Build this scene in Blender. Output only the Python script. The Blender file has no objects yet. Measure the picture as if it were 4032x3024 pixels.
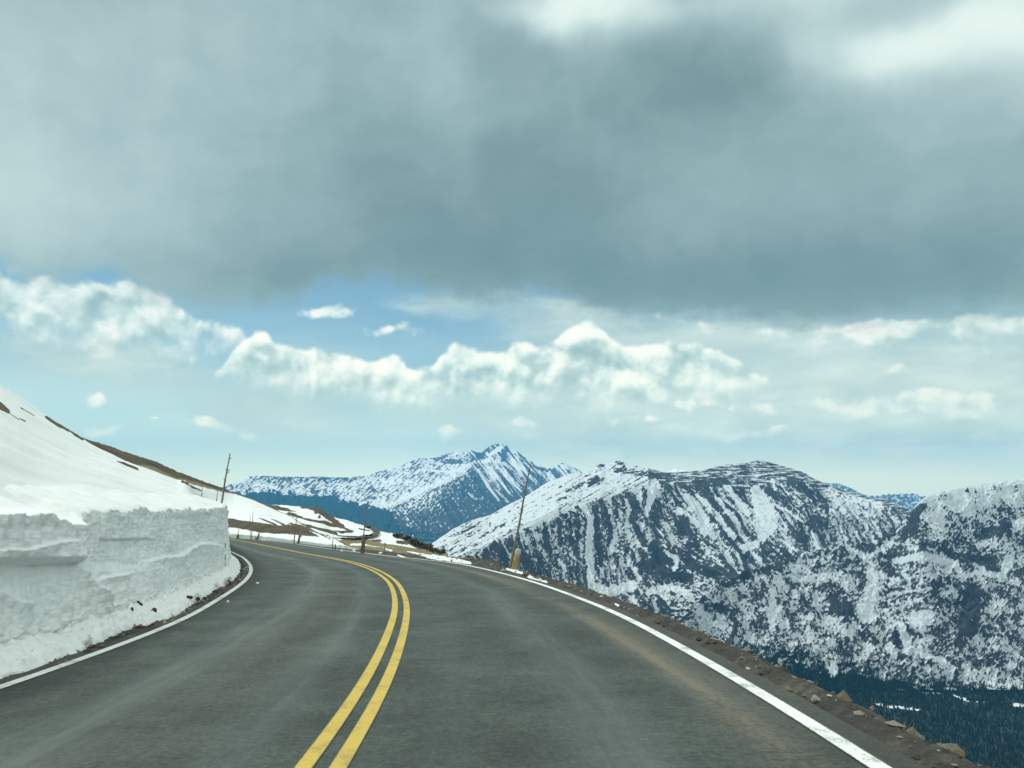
import bpy, bmesh, math, random
import numpy as np
from mathutils import Vector, Matrix, Quaternion

random.seed(7)
RNG = np.random.default_rng(11)
S = bpy.context.scene
COL = S.collection
PI = math.pi

# ------------------------------------------------------------------ camera model
# metres; camera at the origin (inside a car, 1.44 m over the road), looking along +Y, pitched up 6.9 degrees
F = 780 * 3.9375
TH = math.atan((1882 - 1512) / F)
CT, ST = math.cos(TH), math.sin(TH)
ROAD_H, ROAD_A = 1.44, -0.061        # the road falls 6 % ahead


def slope_of(px, py):
    """X/Y and Z/Y of the sight line through a measured photo point (4032 x 3024 scale)"""
    u = (np.asarray(px, float) - 2016) / F
    v = (1512 - np.asarray(py, float)) / F
    dy = CT - v * ST
    return u / dy, (ST + v * CT) / dy


def surveyed(px, py, D):
    """world position of a measured point that stands D metres ahead"""
    a, b = slope_of(px, py)
    D = np.asarray(D, float)
    return np.stack([a * D, D + 0 * a, b * D], -1)


def bearing_px(P):
    P = np.asarray(P, float)
    yc = CT * P[..., 1] + ST * P[..., 2]
    zc = -ST * P[..., 1] + CT * P[..., 2]
    yc = np.where(np.abs(yc) < .05, .05, yc)
    return 2016 + F * P[..., 0] / yc, 1512 - F * zc / yc


def road_z(y):
    return -ROAD_H + ROAD_A * np.asarray(y, float)


def on_road(px, py):
    a, b = slope_of(px, py)
    D = -ROAD_H / (b - ROAD_A)
    return np.stack([a * D, D, b * D], -1)


# ------------------------------------------------------------------ numpy noise
def _h(ix, iy, seed):
    n = (ix * 374761393 + iy * 668265263 + seed * 1274126177) & 0xFFFFFFFF
    n = ((n ^ (n >> 13)) * 1274126177) & 0xFFFFFFFF
    return (n ^ (n >> 16)) & 0xFFFF


def pn(x, y, seed=0):
    x = np.asarray(x, float); y = np.asarray(y, float)
    xi = np.floor(x).astype(np.int64); yi = np.floor(y).astype(np.int64)
    fx = x - xi; fy = y - yi
    u = fx * fx * fx * (fx * (fx * 6 - 15) + 10); v = fy * fy * fy * (fy * (fy * 6 - 15) + 10)

    def g(a, b, dx, dy):
        t = _h(a, b, seed) * (2 * PI / 65536.0)
        return np.cos(t) * dx + np.sin(t) * dy
    a = g(xi, yi, fx, fy); b = g(xi + 1, yi, fx - 1, fy)
    c = g(xi, yi + 1, fx, fy - 1); d = g(xi + 1, yi + 1, fx - 1, fy - 1)
    return (a + u * (b - a)) * (1 - v) + (c + u * (d - c)) * v


def fbm(x, y, o=5, seed=0, gain=.5):
    r = 0; a = 1.0
    for i in range(o):
        r = r + a * pn(x, y, seed + i * 17); x = x * 2.03 + 3.1; y = y * 2.03 - 1.7; a *= gain
    return r


def rdg(x, y, o=5, seed=0, gain=.55):
    r = 0; a = 1.0
    for i in range(o):
        r = r + a * (1 - 2.2 * np.abs(pn(x, y, seed + i * 17))); x = x * 2.07 + 5.3; y = y * 2.07 + 1.9; a *= gain
    return r


def sstep(a, b, x):
    t = np.clip((np.asarray(x, float) - a) / (b - a), 0, 1)
    return t * t * (3 - 2 * t)


def stroke(px, py, pts):
    """1 on the spine of a tapering patch, 0 on its rim, negative outside; pts = (x, y, radius)"""
    best = np.full(px.shape, -9.0)
    if len(pts) == 1: pts = [pts[0], (pts[0][0] + .01, pts[0][1], pts[0][2])]
    for (x0, y0, r0), (x1, y1, r1) in zip(pts[:-1], pts[1:]):
        dx, dy = x1 - x0, y1 - y0
        t = np.clip(((px - x0) * dx + (py - y0) * dy) / (dx * dx + dy * dy), 0, 1)
        d = np.hypot(px - x0 - t * dx, py - y0 - t * dy)
        best = np.maximum(best, 1 - d / (r0 + t * (r1 - r0)))
    return best


# ------------------------------------------------------------------ mesh helpers
def mesh_obj(name, V, faces, mat, attrs=None, smooth=True, parent=None, uv=None):
    """V (n,3); faces (m,k) int array"""
    V = np.ascontiguousarray(V, dtype=np.float32); faces = np.ascontiguousarray(faces, dtype=np.int32)
    me = bpy.data.meshes.new(name)
    k = faces.shape[1]
    me.vertices.add(len(V)); me.vertices.foreach_set('co', V.ravel())
    me.loops.add(faces.size); me.loops.foreach_set('vertex_index', faces.ravel())
    me.polygons.add(len(faces))
    me.polygons.foreach_set('loop_start', np.arange(0, faces.size, k, dtype=np.int32))
    me.polygons.foreach_set('use_smooth', np.full(len(faces), smooth, dtype=bool))
    me.update(calc_edges=True)
    for an, av in (attrs or {}).items():
        at = me.attributes.new(an, 'FLOAT', 'POINT'); at.data.foreach_set('value', np.ascontiguousarray(av, dtype=np.float32).ravel())
    if uv is not None:
        l = me.uv_layers.new(name='UVMap')
        l.data.foreach_set('uv', np.ascontiguousarray(uv[faces.ravel()], dtype=np.float32).ravel())
    me.validate()
    if mat: me.materials.append(mat)
    o = bpy.data.objects.new(name, me); COL.objects.link(o)
    if parent: o.parent = parent
    return o


def grid_faces(n, m):
    i = np.arange(n * m).reshape(n, m)
    return np.stack([i[:-1, :-1], i[:-1, 1:], i[1:, 1:], i[1:, :-1]], -1).reshape(-1, 4)


def grid_obj(name, P, mat, attrs=None, smooth=True, parent=None, uv=None, flip=False):
    n, m = P.shape[:2]
    f = grid_faces(n, m)
    if flip: f = f[:, ::-1]
    return mesh_obj(name, P.reshape(-1, 3), f, mat, attrs, smooth, parent, None if uv is None else uv.reshape(-1, 2))


def struct(o):
    o['kind'] = 'structure'; return o


def stuff(o, label, cat):
    o['kind'] = 'stuff'; o['label'] = label; o['category'] = cat; return o


def tag(o, label, cat, group=None):
    o['label'] = label; o['category'] = cat
    if group: o['group'] = group
    return o


# ------------------------------------------------------------------ node helpers
def lin(r, g, b):
    f = lambda c: (c / 255 / 12.92) if c / 255 <= .04045 else ((c / 255 + .055) / 1.055) ** 2.4
    return (f(r), f(g), f(b), 1)


class NT:
    def __init__(s, tree): s.t = tree; s.n = tree.nodes; s.l = tree.links

    def new(s, typ, **kw):
        nd = s.n.new(typ)
        for k, v in kw.items(): setattr(nd, k, v)
        return nd

    def put(s, sock, v):
        if isinstance(v, bpy.types.NodeSocket): s.l.new(v, sock)
        elif v is not None: sock.default_value = v

    def m(s, op, a, b=None, c=None, clamp=False):
        nd = s.new('ShaderNodeMath', operation=op, use_clamp=clamp)
        for i, v in enumerate((a, b, c)): s.put(nd.inputs[i], v)
        return nd.outputs[0]

    def add(s, *a):
        r = a[0]
        for x in a[1:]: r = s.m('ADD', r, x)
        return r

    def mul(s, *a):
        r = a[0]
        for x in a[1:]: r = s.m('MULTIPLY', r, x)
        return r

    def vm(s, op, a, b=None):
        nd = s.new('ShaderNodeVectorMath', operation=op)
        s.put(nd.inputs[0], a)
        if b is not None: s.put(nd.inputs[1], b)
        return nd.outputs['Value'] if op in ('DOT_PRODUCT', 'LENGTH') else nd.outputs['Vector']

    def step(s, x, lo, hi, a=0.0, b=1.0):
        nd = s.new('ShaderNodeMapRange', interpolation_type='SMOOTHSTEP')
        for i, v in enumerate((x, lo, hi, a, b)): s.put(nd.inputs[i], v)
        return nd.outputs[0]

    def noise(s, vec, scale, detail=4, rough=.5, dist=0.0, dims='3D', out='Fac'):
        nd = s.new('ShaderNodeTexNoise', noise_dimensions=dims)
        s.put(nd.inputs['Vector'], vec); s.put(nd.inputs['Scale'], scale); s.put(nd.inputs['Detail'], detail)
        s.put(nd.inputs['Roughness'], rough); s.put(nd.inputs['Distortion'], dist)
        return nd.outputs[out]

    def voro(s, vec, scale, feature='F1', out='Distance', smooth=None):
        nd = s.new('ShaderNodeTexVoronoi', feature=feature)
        s.put(nd.inputs['Vector'], vec); s.put(nd.inputs['Scale'], scale)
        if smooth is not None: s.put(nd.inputs['Smoothness'], smooth)
        return nd.outputs[out]

    def mix(s, f, a, b):
        nd = s.new('ShaderNodeMix', data_type='RGBA')
        s.put(nd.inputs[0], f); s.put(nd.inputs[6], a); s.put(nd.inputs[7], b)
        return nd.outputs[2]

    def xyz(s, x=0.0, y=0.0, z=0.0):
        nd = s.new('ShaderNodeCombineXYZ')
        for i, v in enumerate((x, y, z)): s.put(nd.inputs[i], v)
        return nd.outputs[0]

    def sep(s, v):
        nd = s.new('ShaderNodeSeparateXYZ'); s.put(nd.inputs[0], v); return nd.outputs

    def attr(s, name):
        return s.new('ShaderNodeAttribute', attribute_name=name).outputs['Fac']

    def ramp(s, f, stops, interp='LINEAR'):
        nd = s.new('ShaderNodeValToRGB'); r = nd.color_ramp; r.interpolation = interp
        while len(r.elements) < len(stops): r.elements.new(.5)
        for e, (p, c) in zip(r.elements, stops): e.position = p; e.color = c
        s.put(nd.inputs[0], f); return nd.outputs[0]

    def curve(s, x, pts):
        nd = s.new('ShaderNodeFloatCurve'); c = nd.mapping.curves[0]
        while len(c.points) < len(pts): c.points.new(.5, .5)
        for p, (a, b) in zip(c.points, pts): p.location = (a, b); p.handle_type = 'AUTO'
        nd.mapping.use_clip = False; nd.mapping.extend = 'HORIZONTAL'
        nd.mapping.update()
        s.put(nd.inputs['Value'], x); return nd.outputs[0]


def material(name):
    m = bpy.data.materials.new(name); m.use_nodes = True
    t = NT(m.node_tree); b = m.node_tree.nodes['Principled BSDF']
    b.inputs['Specular IOR Level'].default_value = .25
    co = t.new('ShaderNodeTexCoord').outputs['Object']
    return m, t, b, co


def bump(t, b, h, strength=.4, dist=.05):
    nd = t.new('ShaderNodeBump'); nd.inputs['Strength'].default_value = strength; nd.inputs['Distance'].default_value = dist
    t.put(nd.inputs['Height'], h); t.l.new(nd.outputs[0], b.inputs['Normal'])


# ------------------------------------------------------------------ camera
cam = bpy.data.cameras.new('camera'); co_ = bpy.data.objects.new('camera', cam); COL.objects.link(co_)
cam.sensor_fit = 'HORIZONTAL'; cam.sensor_width = 36; cam.lens = 36 * F / 4032
cam.clip_start = .1; cam.clip_end = 80000
co_.rotation_euler = (PI / 2 + TH, 0, 0)
S.camera = co_
# ------------------------------------------------------------------ sky and sun
SUN_AZ, SUN_EL = math.radians(-62), math.radians(47)


def build_sky():
    w = bpy.data.worlds.new('World'); S.world = w; w.use_nodes = True
    w.node_tree.nodes.clear()
    t = NT(w.node_tree)
    d = t.vm('NORMALIZE', t.new('ShaderNodeTexCoord').outputs['Generated'])
    x, y, z = t.sep(d)[0:3]
    A = t.m('ARCTAN2', x, y); E = t.m('ARCSINE', z)
    p = t.xyz(A, E, 0.0)

    def ae(zx, zy):            # photo position -> bearing and height angle of that piece of sky
        a, b = slope_of(zx * 4032 / 2212, zy * 4032 / 2212)
        return math.atan2(a, 1), math.atan2(b, math.hypot(1, a))

    ZS = 1 / 1685.0            # about one radian per 1685 units of the measuring sheet

    warp = t.vm('SUBTRACT', t.noise(p, 9, 3, .5, out='Color'), (.5, .5, .5))
    q = t.vm('ADD', p, t.vm('MULTIPLY', warp, (.035, .02, 0)))
    q2 = t.vm('ADD', p, t.vm('MULTIPLY', warp, (.09, .06, 0)))

    def blob(vec, zx, zy, sx, sy, amp):
        a, e = ae(zx, zy)
        v = t.vm('MULTIPLY', t.vm('SUBTRACT', vec, (a, e, 0)), (1 / (sx * ZS), 1 / (sy * ZS), 0))
        return t.mul(t.m('EXPONENT', t.mul(t.vm('DOT_PRODUCT', v, v), -1.0)), amp)

    # clear air: the physical sky, tinted, with low haze
    sky = t.new('ShaderNodeTexSky', sky_type='NISHITA', sun_disc=False, sun_elevation=SUN_EL, sun_rotation=SUN_AZ % (2 * PI),
                altitude=3600, air_density=1.0, dust_density=.6, ozone_density=1.2)
    nish = t.vm('MULTIPLY', sky.outputs[0], (.094, .108, .094))
    nish = t.mix(.55, nish, t.ramp(t.m('MULTIPLY', E, 2.6, clamp=True), [(0, lin(184, 218, 228)), (.25, lin(158, 206, 224)), (.5, lin(134, 188, 218)), (.85, lin(118, 170, 210)), (1, lin(112, 164, 206))]))
    veil = t.noise(t.vm('MULTIPLY', q, (5, 16, 0)), 1.0, 5, .55)
    side = t.step(A, -.25, .35)
    vf = t.mul(t.step(veil, .36, .68), t.step(E, .30, .02), t.add(.42, t.mul(side, .55)))
    col = t.mix(vf, nish, lin(206, 230, 231))
    col = t.mix(t.mul(t.step(E, .27, .10), t.add(.10, t.mul(t.step(A, -.12, .12), .62))), col, lin(186, 213, 217))
    col = t.mix(t.mul(t.step(E, .17, .02), t.add(.30, t.mul(side, .7))), col, lin(208, 229, 226))

    # grey shelves and thin veils under the deck
    sh = t.noise(t.vm('MULTIPLY', q, (9, 26, 0)), 1.0, 6, .55)
    shelf = t.add(blob(q, 1480, 735, 270, 42, .62), blob(q, 1900, 815, 440, 70, .75), blob(q, 2150, 920, 260, 55, .5), blob(q, 1000, 655, 190, 34, .5), blob(q, 1250, 690, 190, 50, .45),
                  blob(q, 620, 860, 330, 60, .34), blob(q, 1300, 890, 420, 60, .55), blob(q, 150, 760, 330, 60, .5), blob(q, 560, 905, 130, 40, .35), blob(q, 1750, 950, 520, 70, .55), blob(q, 1200, 960, 300, 40, .35))
    sm = t.step(t.add(shelf, t.mul(t.m('SUBTRACT', sh, .5), .9)), .12, .62)
    shc = t.ramp(t.add(t.mul(sh, .7), t.mul(t.step(A, -.35, .25), .10), .08), [(.3, lin(168, 196, 200)), (.5, lin(188, 214, 217)), (.7, lin(214, 236, 236))])
    col = t.mix(t.mul(sm, .88), col, shc)
    # heaped clouds over the horizon
    def dens(vec):
        n = t.noise(vec, 13, 10, .56)
        v = t.voro(vec, 44, 'SMOOTH_F1', smooth=.4)
        v2 = t.voro(vec, 95, 'SMOOTH_F1', smooth=.4)
        return t.add(t.mul(n, 1.05), t.mul(v, -.20), t.mul(v2, -.09), -.09)
    def An(a): return (a + .7) / 1.4
    a01 = t.add(t.mul(A, 1 / 1.4), .5)

    def rim(pts_):
        o = []
        for zx, zy in pts_:
            a, e = ae(zx, zy); o.append((min(1, max(0, An(a))), e))
        return t.curve(a01, o)
    d1 = dens(q)
    nn = t.m('SUBTRACT', d1, .33)
    big = t.m('SUBTRACT', t.noise(q, 19, 5, .55), .5)

    def slab(tops, bots, kt, kb, st, sb):
        dt = t.m('SUBTRACT', rim(tops), E); db = t.m('SUBTRACT', E, rim(bots))
        ft = t.add(t.m('DIVIDE', dt, st), t.mul(nn, kt), t.mul(big, kt * .5)); fb = t.add(t.m('DIVIDE', db, sb), t.mul(nn, kb), t.mul(big, kb))
        return t.mul(t.step(ft, -.1, .6), t.step(fb, -.6, 1.0)), dt
    M1, dt1 = slab([(455, 815), (478, 785), (500, 752), (530, 730), (562, 712), (600, 730), (660, 744), (720, 756), (800, 778), (850, 760), (900, 792), (938, 776), (965, 750), (1020, 740), (1080, 746), (1120, 732), (1185, 738), (1232, 700), (1290, 697), (1330, 728), (1400, 736), (1500, 736), (1560, 756), (1620, 790), (1700, 850)],
                   [(455, 800), (500, 826), (560, 838), (700, 855), (820, 872), (1000, 876), (1240, 872), (1400, 884), (1620, 850), (1700, 815)], 2.7, 1.7, .0135, .024)
    M2, dt2 = slab([(-120, 560), (0, 572), (60, 580), (150, 594), (250, 598), (330, 616), (400, 650), (470, 684), (515, 700), (540, 735), (570, 775)],
                   [(-120, 700), (0, 716), (150, 742), (300, 762), (450, 762), (520, 745), (570, 735)], 2.8, 2.4, .02, .028)
    M3, dt3 = slab([(1350, 690), (1420, 676), (1500, 690), (1600, 700), (1750, 702), (1900, 690), (2000, 690), (2100, 680), (2260, 670)],
                   [(1350, 668), (1420, 690), (1500, 706), (1600, 724), (1750, 742), (1900, 748), (2050, 735), (2260, 738)], 2.6, 2.6, .010, .014)
    B = [(1480, 866, 60, 15, .5), (1800, 880, 150, 17, .52), (1640, 872, 60, 12, .4), (2030, 882, 105, 22, .55), (2150, 770, 110, 26, .40), (1190, 866, 46, 12, .45), (1125, 911, 44, 10, .46),
         (222, 864, 26, 13, .55), (205, 917, 36, 9, .55), (718, 673, 40, 18, .58), (842, 717, 56, 15, .52), (336, 909, 13, 4, .40), (455, 912, 50, 13, .36), (700, 650, 20, 8, .3),
         (1350, 912, 75, 12, .42), (2190, 945, 60, 16, .45), (1600, 925, 95, 12, .36), (980, 935, 34, 13, .32), (560, 925, 60, 12, .3), (1390, 850, 30, 22, .45), (1950, 800, 90, 14, .36)]
    cov = 0.0
    for zx, zy, sx, sy, am in B:
        g = blob(q2, zx, zy, sx * 1.15, sy * 1.15, am)
        cov = g if cov == 0.0 else t.m('MAXIMUM', cov, g)
    nm = t.add(t.mul(nn, 1.35), t.mul(big, 1.1))
    fld = t.add(cov, nm)
    Ms = t.mul(t.step(fld, .10, .46), t.step(cov, .06, .2))
    mask = t.m('MAXIMUM', t.m('MAXIMUM', M1, t.mul(M2, .92)), t.m('MAXIMUM', t.mul(M3, .95), t.mul(Ms, .92)))
    d2 = dens(t.vm('ADD', q, (-.006, .012, 0)))
    relief = t.m('SUBTRACT', d1, d2)
    soft1 = t.m('SUBTRACT', t.noise(q, 17, 4, .5), t.noise(t.vm('ADD', q, (-.008, .020, 0)), 17, 4, .5))
    crown = t.add(t.mul(t.step(dt1, .030, .004), M1, .30), t.mul(t.step(dt2, .03, .004), M2, .18), t.mul(Ms, .15), t.mul(M3, .26))
    foot = t.mul(t.step(dt1, .035, .08), M1, -.10)
    lit = t.add(.47, t.mul(relief, 1.9), t.mul(soft1, 1.7), crown, foot)
    cum = t.ramp(lit, [(.0, lin(158, 190, 194)), (.3, lin(184, 212, 214)), (.55, lin(216, 238, 238)), (.8, lin(242, 254, 252)), (1, lin(252, 255, 254))])
    cum = t.mix(t.mul(t.step(E, .15, .04), .40), cum, lin(205, 228, 228))
    cum = t.mix(t.mul(t.step(A, .12, .4), .30), cum, lin(205, 228, 228))
    col = t.mix(t.mul(mask, t.step(E, .02, .07)), col, cum)

    # the big dark cloud deck
    edge = [(-150, 600), (0, 590), (110, 612), (220, 590), (330, 640), (420, 668), (540, 664), (640, 655), (700, 612), (770, 608), (880, 620), (960, 640), (1080, 650), (1150, 632), (1230, 655), (1330, 690), (1480, 688), (1620, 700), (1800, 704), (1950, 690), (2100, 678), (2300, 672)]
    pts = []
    for zx, zy in edge:
        a, e = ae(zx, zy); pts.append((min(1, max(0, An(a))), e))
    Eb = t.curve(t.add(t.mul(A, 1 / 1.4), .5), pts)
    en = t.noise(t.vm('MULTIPLY', p, (1, 1.6, 1)), 26, 5, .55)
    dd = t.add(t.m('SUBTRACT', E, Eb), t.mul(t.m('SUBTRACT', en, .5), .05))
    soft = t.add(.012, t.mul(t.noise(p, 5, 2, .5), .040))
    deck = t.m('MULTIPLY', t.step(t.m('DIVIDE', dd, soft), -.55, .75), 1.0)
    T = t.add(.385,
              blob(q2, 60, 200, 480, 260, .15), blob(q2, 60, 480, 330, 140, .10), blob(q2, 620, 60, 300, 120, .05),
              blob(q2, 1010, 440, 380, 140, -.12), blob(q2, 1420, 260, 160, 60, -.03), blob(q2, 1720, 190, 130, 40, -.05), blob(q2, 620, 590, 330, 75, -.08), blob(q2, 1280, 600, 420, 80, -.10), blob(q2, 1900, 600, 420, 110, -.10),
              blob(q2, 1620, 150, 260, 70, -.10), blob(q2, 1480, 60, 140, 60, -.06), blob(q2, 1650, 450, 180, 120, .05), blob(q2, 2150, 230, 200, 120, .06),
              blob(q2, 1960, 95, 170, 60, .46), blob(q2, 2225, 60, 110, 90, .34), blob(q2, 1260, 12, 170, 40, .42), blob(q2, 1850, -60, 500, 50, .25), blob(q2, 1780, 60, 90, 60, .15),
              blob(q2, 930, 90, 90, 180, .05), blob(q2, 1000, 300, 80, 150, .03))
    nz = t.m('SUBTRACT', t.noise(t.vm('MULTIPLY', q2, (1, 1.5, 1)), 7, 6, .5), .5)
    nz2 = t.m('SUBTRACT', t.noise(t.vm('MULTIPLY', q, (1, 1.4, 1)), 20, 7, .58), .5)
    fall = t.m('SUBTRACT', t.noise(t.vm('MULTIPLY', q, (14, 1.5, 1)), 1.0, 3, .5), .5)     # soft fall streaks
    T = t.add(T, t.mul(nz, .20), t.mul(nz2, .085), t.mul(fall, .06))
    # above and behind the traveller the unseen deck is brightened to light the shaded snow wall
    T = t.add(T, t.mul(t.step(E, .62, 1.2), .80), t.mul(t.step(y, .35, -.4), .80))
    dcol = t.ramp(t.m('MULTIPLY', T, .8, clamp=True), [(0, lin(96, 126, 131)), (.16, lin(112, 143, 149)), (.24, lin(125, 154, 160)), (.34, lin(150, 179, 185)), (.45, lin(181, 207, 211)), (.6, lin(216, 238, 237)), (.8, lin(243, 255, 252)), (1, (1.15, 1.25, 1.22, 1))])
    fuzz = t.step(dd, .05, 0.0)
    dcol = t.mix(t.mul(fuzz, .25), dcol, lin(150, 180, 182))
    col = t.mix(deck, col, dcol)
    # long slanting views through the air keep a bright horizon
    low = t.m('EXPONENT', t.mul(t.m('MAXIMUM', E, 0.0), -1 / .085))
    col = t.vm('MULTIPLY', col, t.xyz(t.add(1.08, t.mul(low, 1.36)), t.add(1.035, t.mul(low, .88)), t.add(.98, t.mul(low, .28))))
    gl = t.step(z, -.02, -.10)
    col = t.mix(gl, col, lin(150, 180, 186))
    bg = t.new('ShaderNodeBackground'); t.put(bg.inputs[0], col); bg.inputs[1].default_value = 1.0
    out = t.new('ShaderNodeOutputWorld'); t.l.new(bg.outputs[0], out.inputs[0])
    try:
        w.cycles.sampling_method = 'MANUAL'; w.cycles.sample_map_resolution = 512
    except Exception:
        pass


build_sky()
sl = bpy.data.lights.new('sun', 'SUN'); so = bpy.data.objects.new('sun', sl); COL.objects.link(so)
sl.energy = 1.75; sl.angle = math.radians(9); sl.color = (.93, 1.0, .95)
sd = Vector((math.sin(SUN_AZ) * math.cos(SUN_EL), math.cos(SUN_AZ) * math.cos(SUN_EL), math.sin(SUN_EL)))
so.rotation_euler = sd.to_track_quat('Z', 'Y').to_euler(); so.location = (-60, 40, 120)
S.view_settings.view_transform = 'Standard'; S.view_settings.look = 'None'; S.view_settings.exposure = 0; S.view_settings.gamma = 1
S.render.engine = 'CYCLES'
cy = S.cycles
cy.use_denoising = True
cy.denoiser = 'OPENIMAGEDENOISE'; cy.denoising_input_passes = 'RGB_ALBEDO_NORMAL'; cy.denoising_prefilter = 'ACCURATE'
cy.max_bounces = 6; cy.diffuse_bounces = 2; cy.volume_bounces = 1; cy.caustics_reflective = False; cy.caustics_refractive = False
# ------------------------------------------------------------------ road: measured line points -> plane of the road
YEL = np.array([(1276,3024),(1404.5,2822),(1509.8,2641),(1581.4,2424),(1579.9,2369),(1563.6,2315),(1540,2282.5),(1478.6,2244.6),(1406.3,2219),(1334,2203),(1261.7,2190),(1189.3,2177.7),(1117,2163),(1044.7,2148.7),(972,2134),(929,2127)], float)
LWH = np.array([(0,2709.7),(72,2682.6),(180.8,2644.6),(325.5,2594),(459.3,2545),(614.8,2487),(745,2429.4),(900,2335),(950.6,2298.8),(976,2275),(986.8,2253.6),(987.9,2235.5),(979.6,2217.4),(957.9,2195.7),(921.7,2177.6)], float)
RWH = np.array([(3433,2997),(3285,2912),(3138,2820),(2990,2727.5),(2843,2643),(2694.6,2556.6),(2604,2504.6),(2513.7,2457),(2423,2413),(2333,2375.8),(2242.5,2341.9),(2152,2308),(2061.7,2280.8),(1971,2256),(1880.8,2234.7),(1790.4,2216.6),(1700,2207),(1496.7,2185.6),(1417,2174.7),(1345,2166.8),(1261.7,2156.7),(1160,2141.5),(1080,2132),(1008,2125),(947,2121.6)], float)


def resample(P, step):
    d = np.r_[0, np.cumsum(np.hypot(*np.diff(P, axis=0).T))]
    s = np.arange(0, d[-1], step)
    return np.stack([np.interp(s, d, P[:, 0]), np.interp(s, d, P[:, 1])], 1), s


def smooth1(a, w):
    k = np.hanning(2 * w + 3)[1:-1]; k /= k.sum()
    if a.ndim == 1:
        return np.convolve(np.pad(a, w, mode='reflect', reflect_type='odd'), k, 'valid')
    return np.stack([smooth1(a[:, i], w) for i in range(a.shape[1])], 1)


def extend(P, near, far):
    P = np.vstack([near, P]) if near is not None else P
    if far:
        d = P[-1] - P[-4]; d = d / np.hypot(*d)
        P = np.vstack([P, P[-1] + d * far * .5, P[-1] + d * far])
    return P


STEP = .5
yl = extend(on_road(*YEL.T)[:, :2], np.array([(-1.05, -30.), (-1.07, 0.)]), 60)
yl, _ = resample(yl, STEP); yl = smooth1(yl, 7)
tg = np.gradient(yl, axis=0); tg /= np.hypot(*tg.T)[:, None]
NRM = np.stack([tg[:, 1], -tg[:, 0]], 1)            # to the right


def lateral(poly):
    """distance from the centre line to a traced line, along the cross direction"""
    out = np.full(len(yl), np.nan)
    for i, (c, n) in enumerate(zip(yl, NRM)):
        a, b = poly[:-1] - c, poly[1:] - c
        da, db = a @ tg[i], b @ tg[i]
        k = np.where((da <= 0) & (db > 0))[0]
        if len(k):
            k = k[0]; f = -da[k] / (db[k] - da[k]); out[i] = (a[k] + f * (b[k] - a[k])) @ n
    return out


lw = lateral(extend(on_road(*LWH.T)[:, :2], np.array([(-4.5, -30.), (-4.55, 3.)]), 0))
rw = lateral(extend(on_road(*RWH.T)[:, :2], np.array([(2.25, -30.), (2.22, 3.)]), 60))
idx = np.arange(len(yl))


def fill(a, lo, hi):
    ok = ~np.isnan(a) & (np.abs(a) > lo) & (np.abs(a) < hi)
    return smooth1(np.interp(idx, idx[ok], a[ok]), 6)


lw = fill(lw, 2.8, 4.3); rw = fill(rw, 2.6, 4.2)
CL = yl
ST_ = np.arange(len(yl)) * STEP - 30


def ribbon(off0, off1, n, lift=0.0, crown=0.0):
    f = np.linspace(0, 1, n)[None, :]
    o = off0[:, None] * (1 - f) + off1[:, None] * f
    xy = CL[:, None, :] + NRM[:, None, :] * o[..., None]
    z = road_z(xy[..., 1]) + lift
    return np.concatenate([xy, z[..., None]], -1), o


def line_at(off):
    return CL + NRM * np.asarray(off)[:, None]


# materials of the road
def mat_asphalt():
    m, t, b, co = material('asphalt')
    uv = t.new('ShaderNodeUVMap', uv_map='UVMap').outputs[0]
    u, v, _ = t.sep(uv)[0:3]
    mot = t.noise(uv, .7, 6, .7); fine = t.noise(co, 22, 6, .85); grit = t.noise(co, 120, 3, .85)
    streak = t.noise(t.vm('MULTIPLY', uv, (3.2, .16, 1)), 1.0, 5, .65)
    cross = t.noise(t.vm('MULTIPLY', uv, (.5, 3.2, 1)), 1.0, 4, .7)
    wob = t.mul(t.m('SUBTRACT', t.noise(t.vm('MULTIPLY', uv, (.2, .22, 1)), 1.0, 3, .5), .5), .7)
    uw = t.add(u, wob)

    def band(c, w, amp):
        dd = t.m('DIVIDE', t.m('SUBTRACT', uw, c), w)
        return t.mul(t.m('EXPONENT', t.mul(dd, dd, -1.0)), amp)
    def band2(c, w, amp):
        dd = t.m('DIVIDE', t.m('SUBTRACT', t.add(u, t.mul(wob, .35)), c), w)
        return t.mul(t.m('EXPONENT', t.mul(dd, dd, -1.0)), amp)
    base = t.ramp(t.add(t.mul(mot, .26), t.mul(t.noise(co, 9, 6, .85), .18), t.mul(fine, .36), t.mul(grit, .24)), [(.42, (.026, .033, .030, 1)), (.515, (.060, .072, .065, 1)), (.62, (.125, .145, .132, 1))])
    brk = t.add(.35, t.mul(t.step(streak, .35, .68), .9), t.mul(t.step(cross, .5, .72), .25))
    pale = t.mul(t.add(band(-.72, .22, .55), band(-2.0, .34, .75), band(1.92, .30, .6), band(.75, .25, .12)), brk)
    base = t.mix(t.m('MULTIPLY', pale, .7, clamp=True), base, (.15, .18, .17, 1))
    tan = t.mul(t.add(band2(2.94, .15, 1.0), band2(3.05, .26, .35), band(-1.5, .6, .22)), t.step(t.add(t.mul(streak, .5), t.mul(fine, .35), t.mul(cross, .2)), .40, .62))
    base = t.mix(t.m('MULTIPLY', tan, .62, clamp=True), base, (.22, .19, .14, 1))
    edge = t.step(t.m('ABSOLUTE', u), 3.15, 3.9)
    base = t.mix(t.mul(edge, .55), base, (.085, .075, .06, 1))
    t.l.new(base, b.inputs['Base Color']); b.inputs['Roughness'].default_value = .85
    bump(t, b, t.add(t.mul(fine, .6), grit), .6, .008)
    return m


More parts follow.
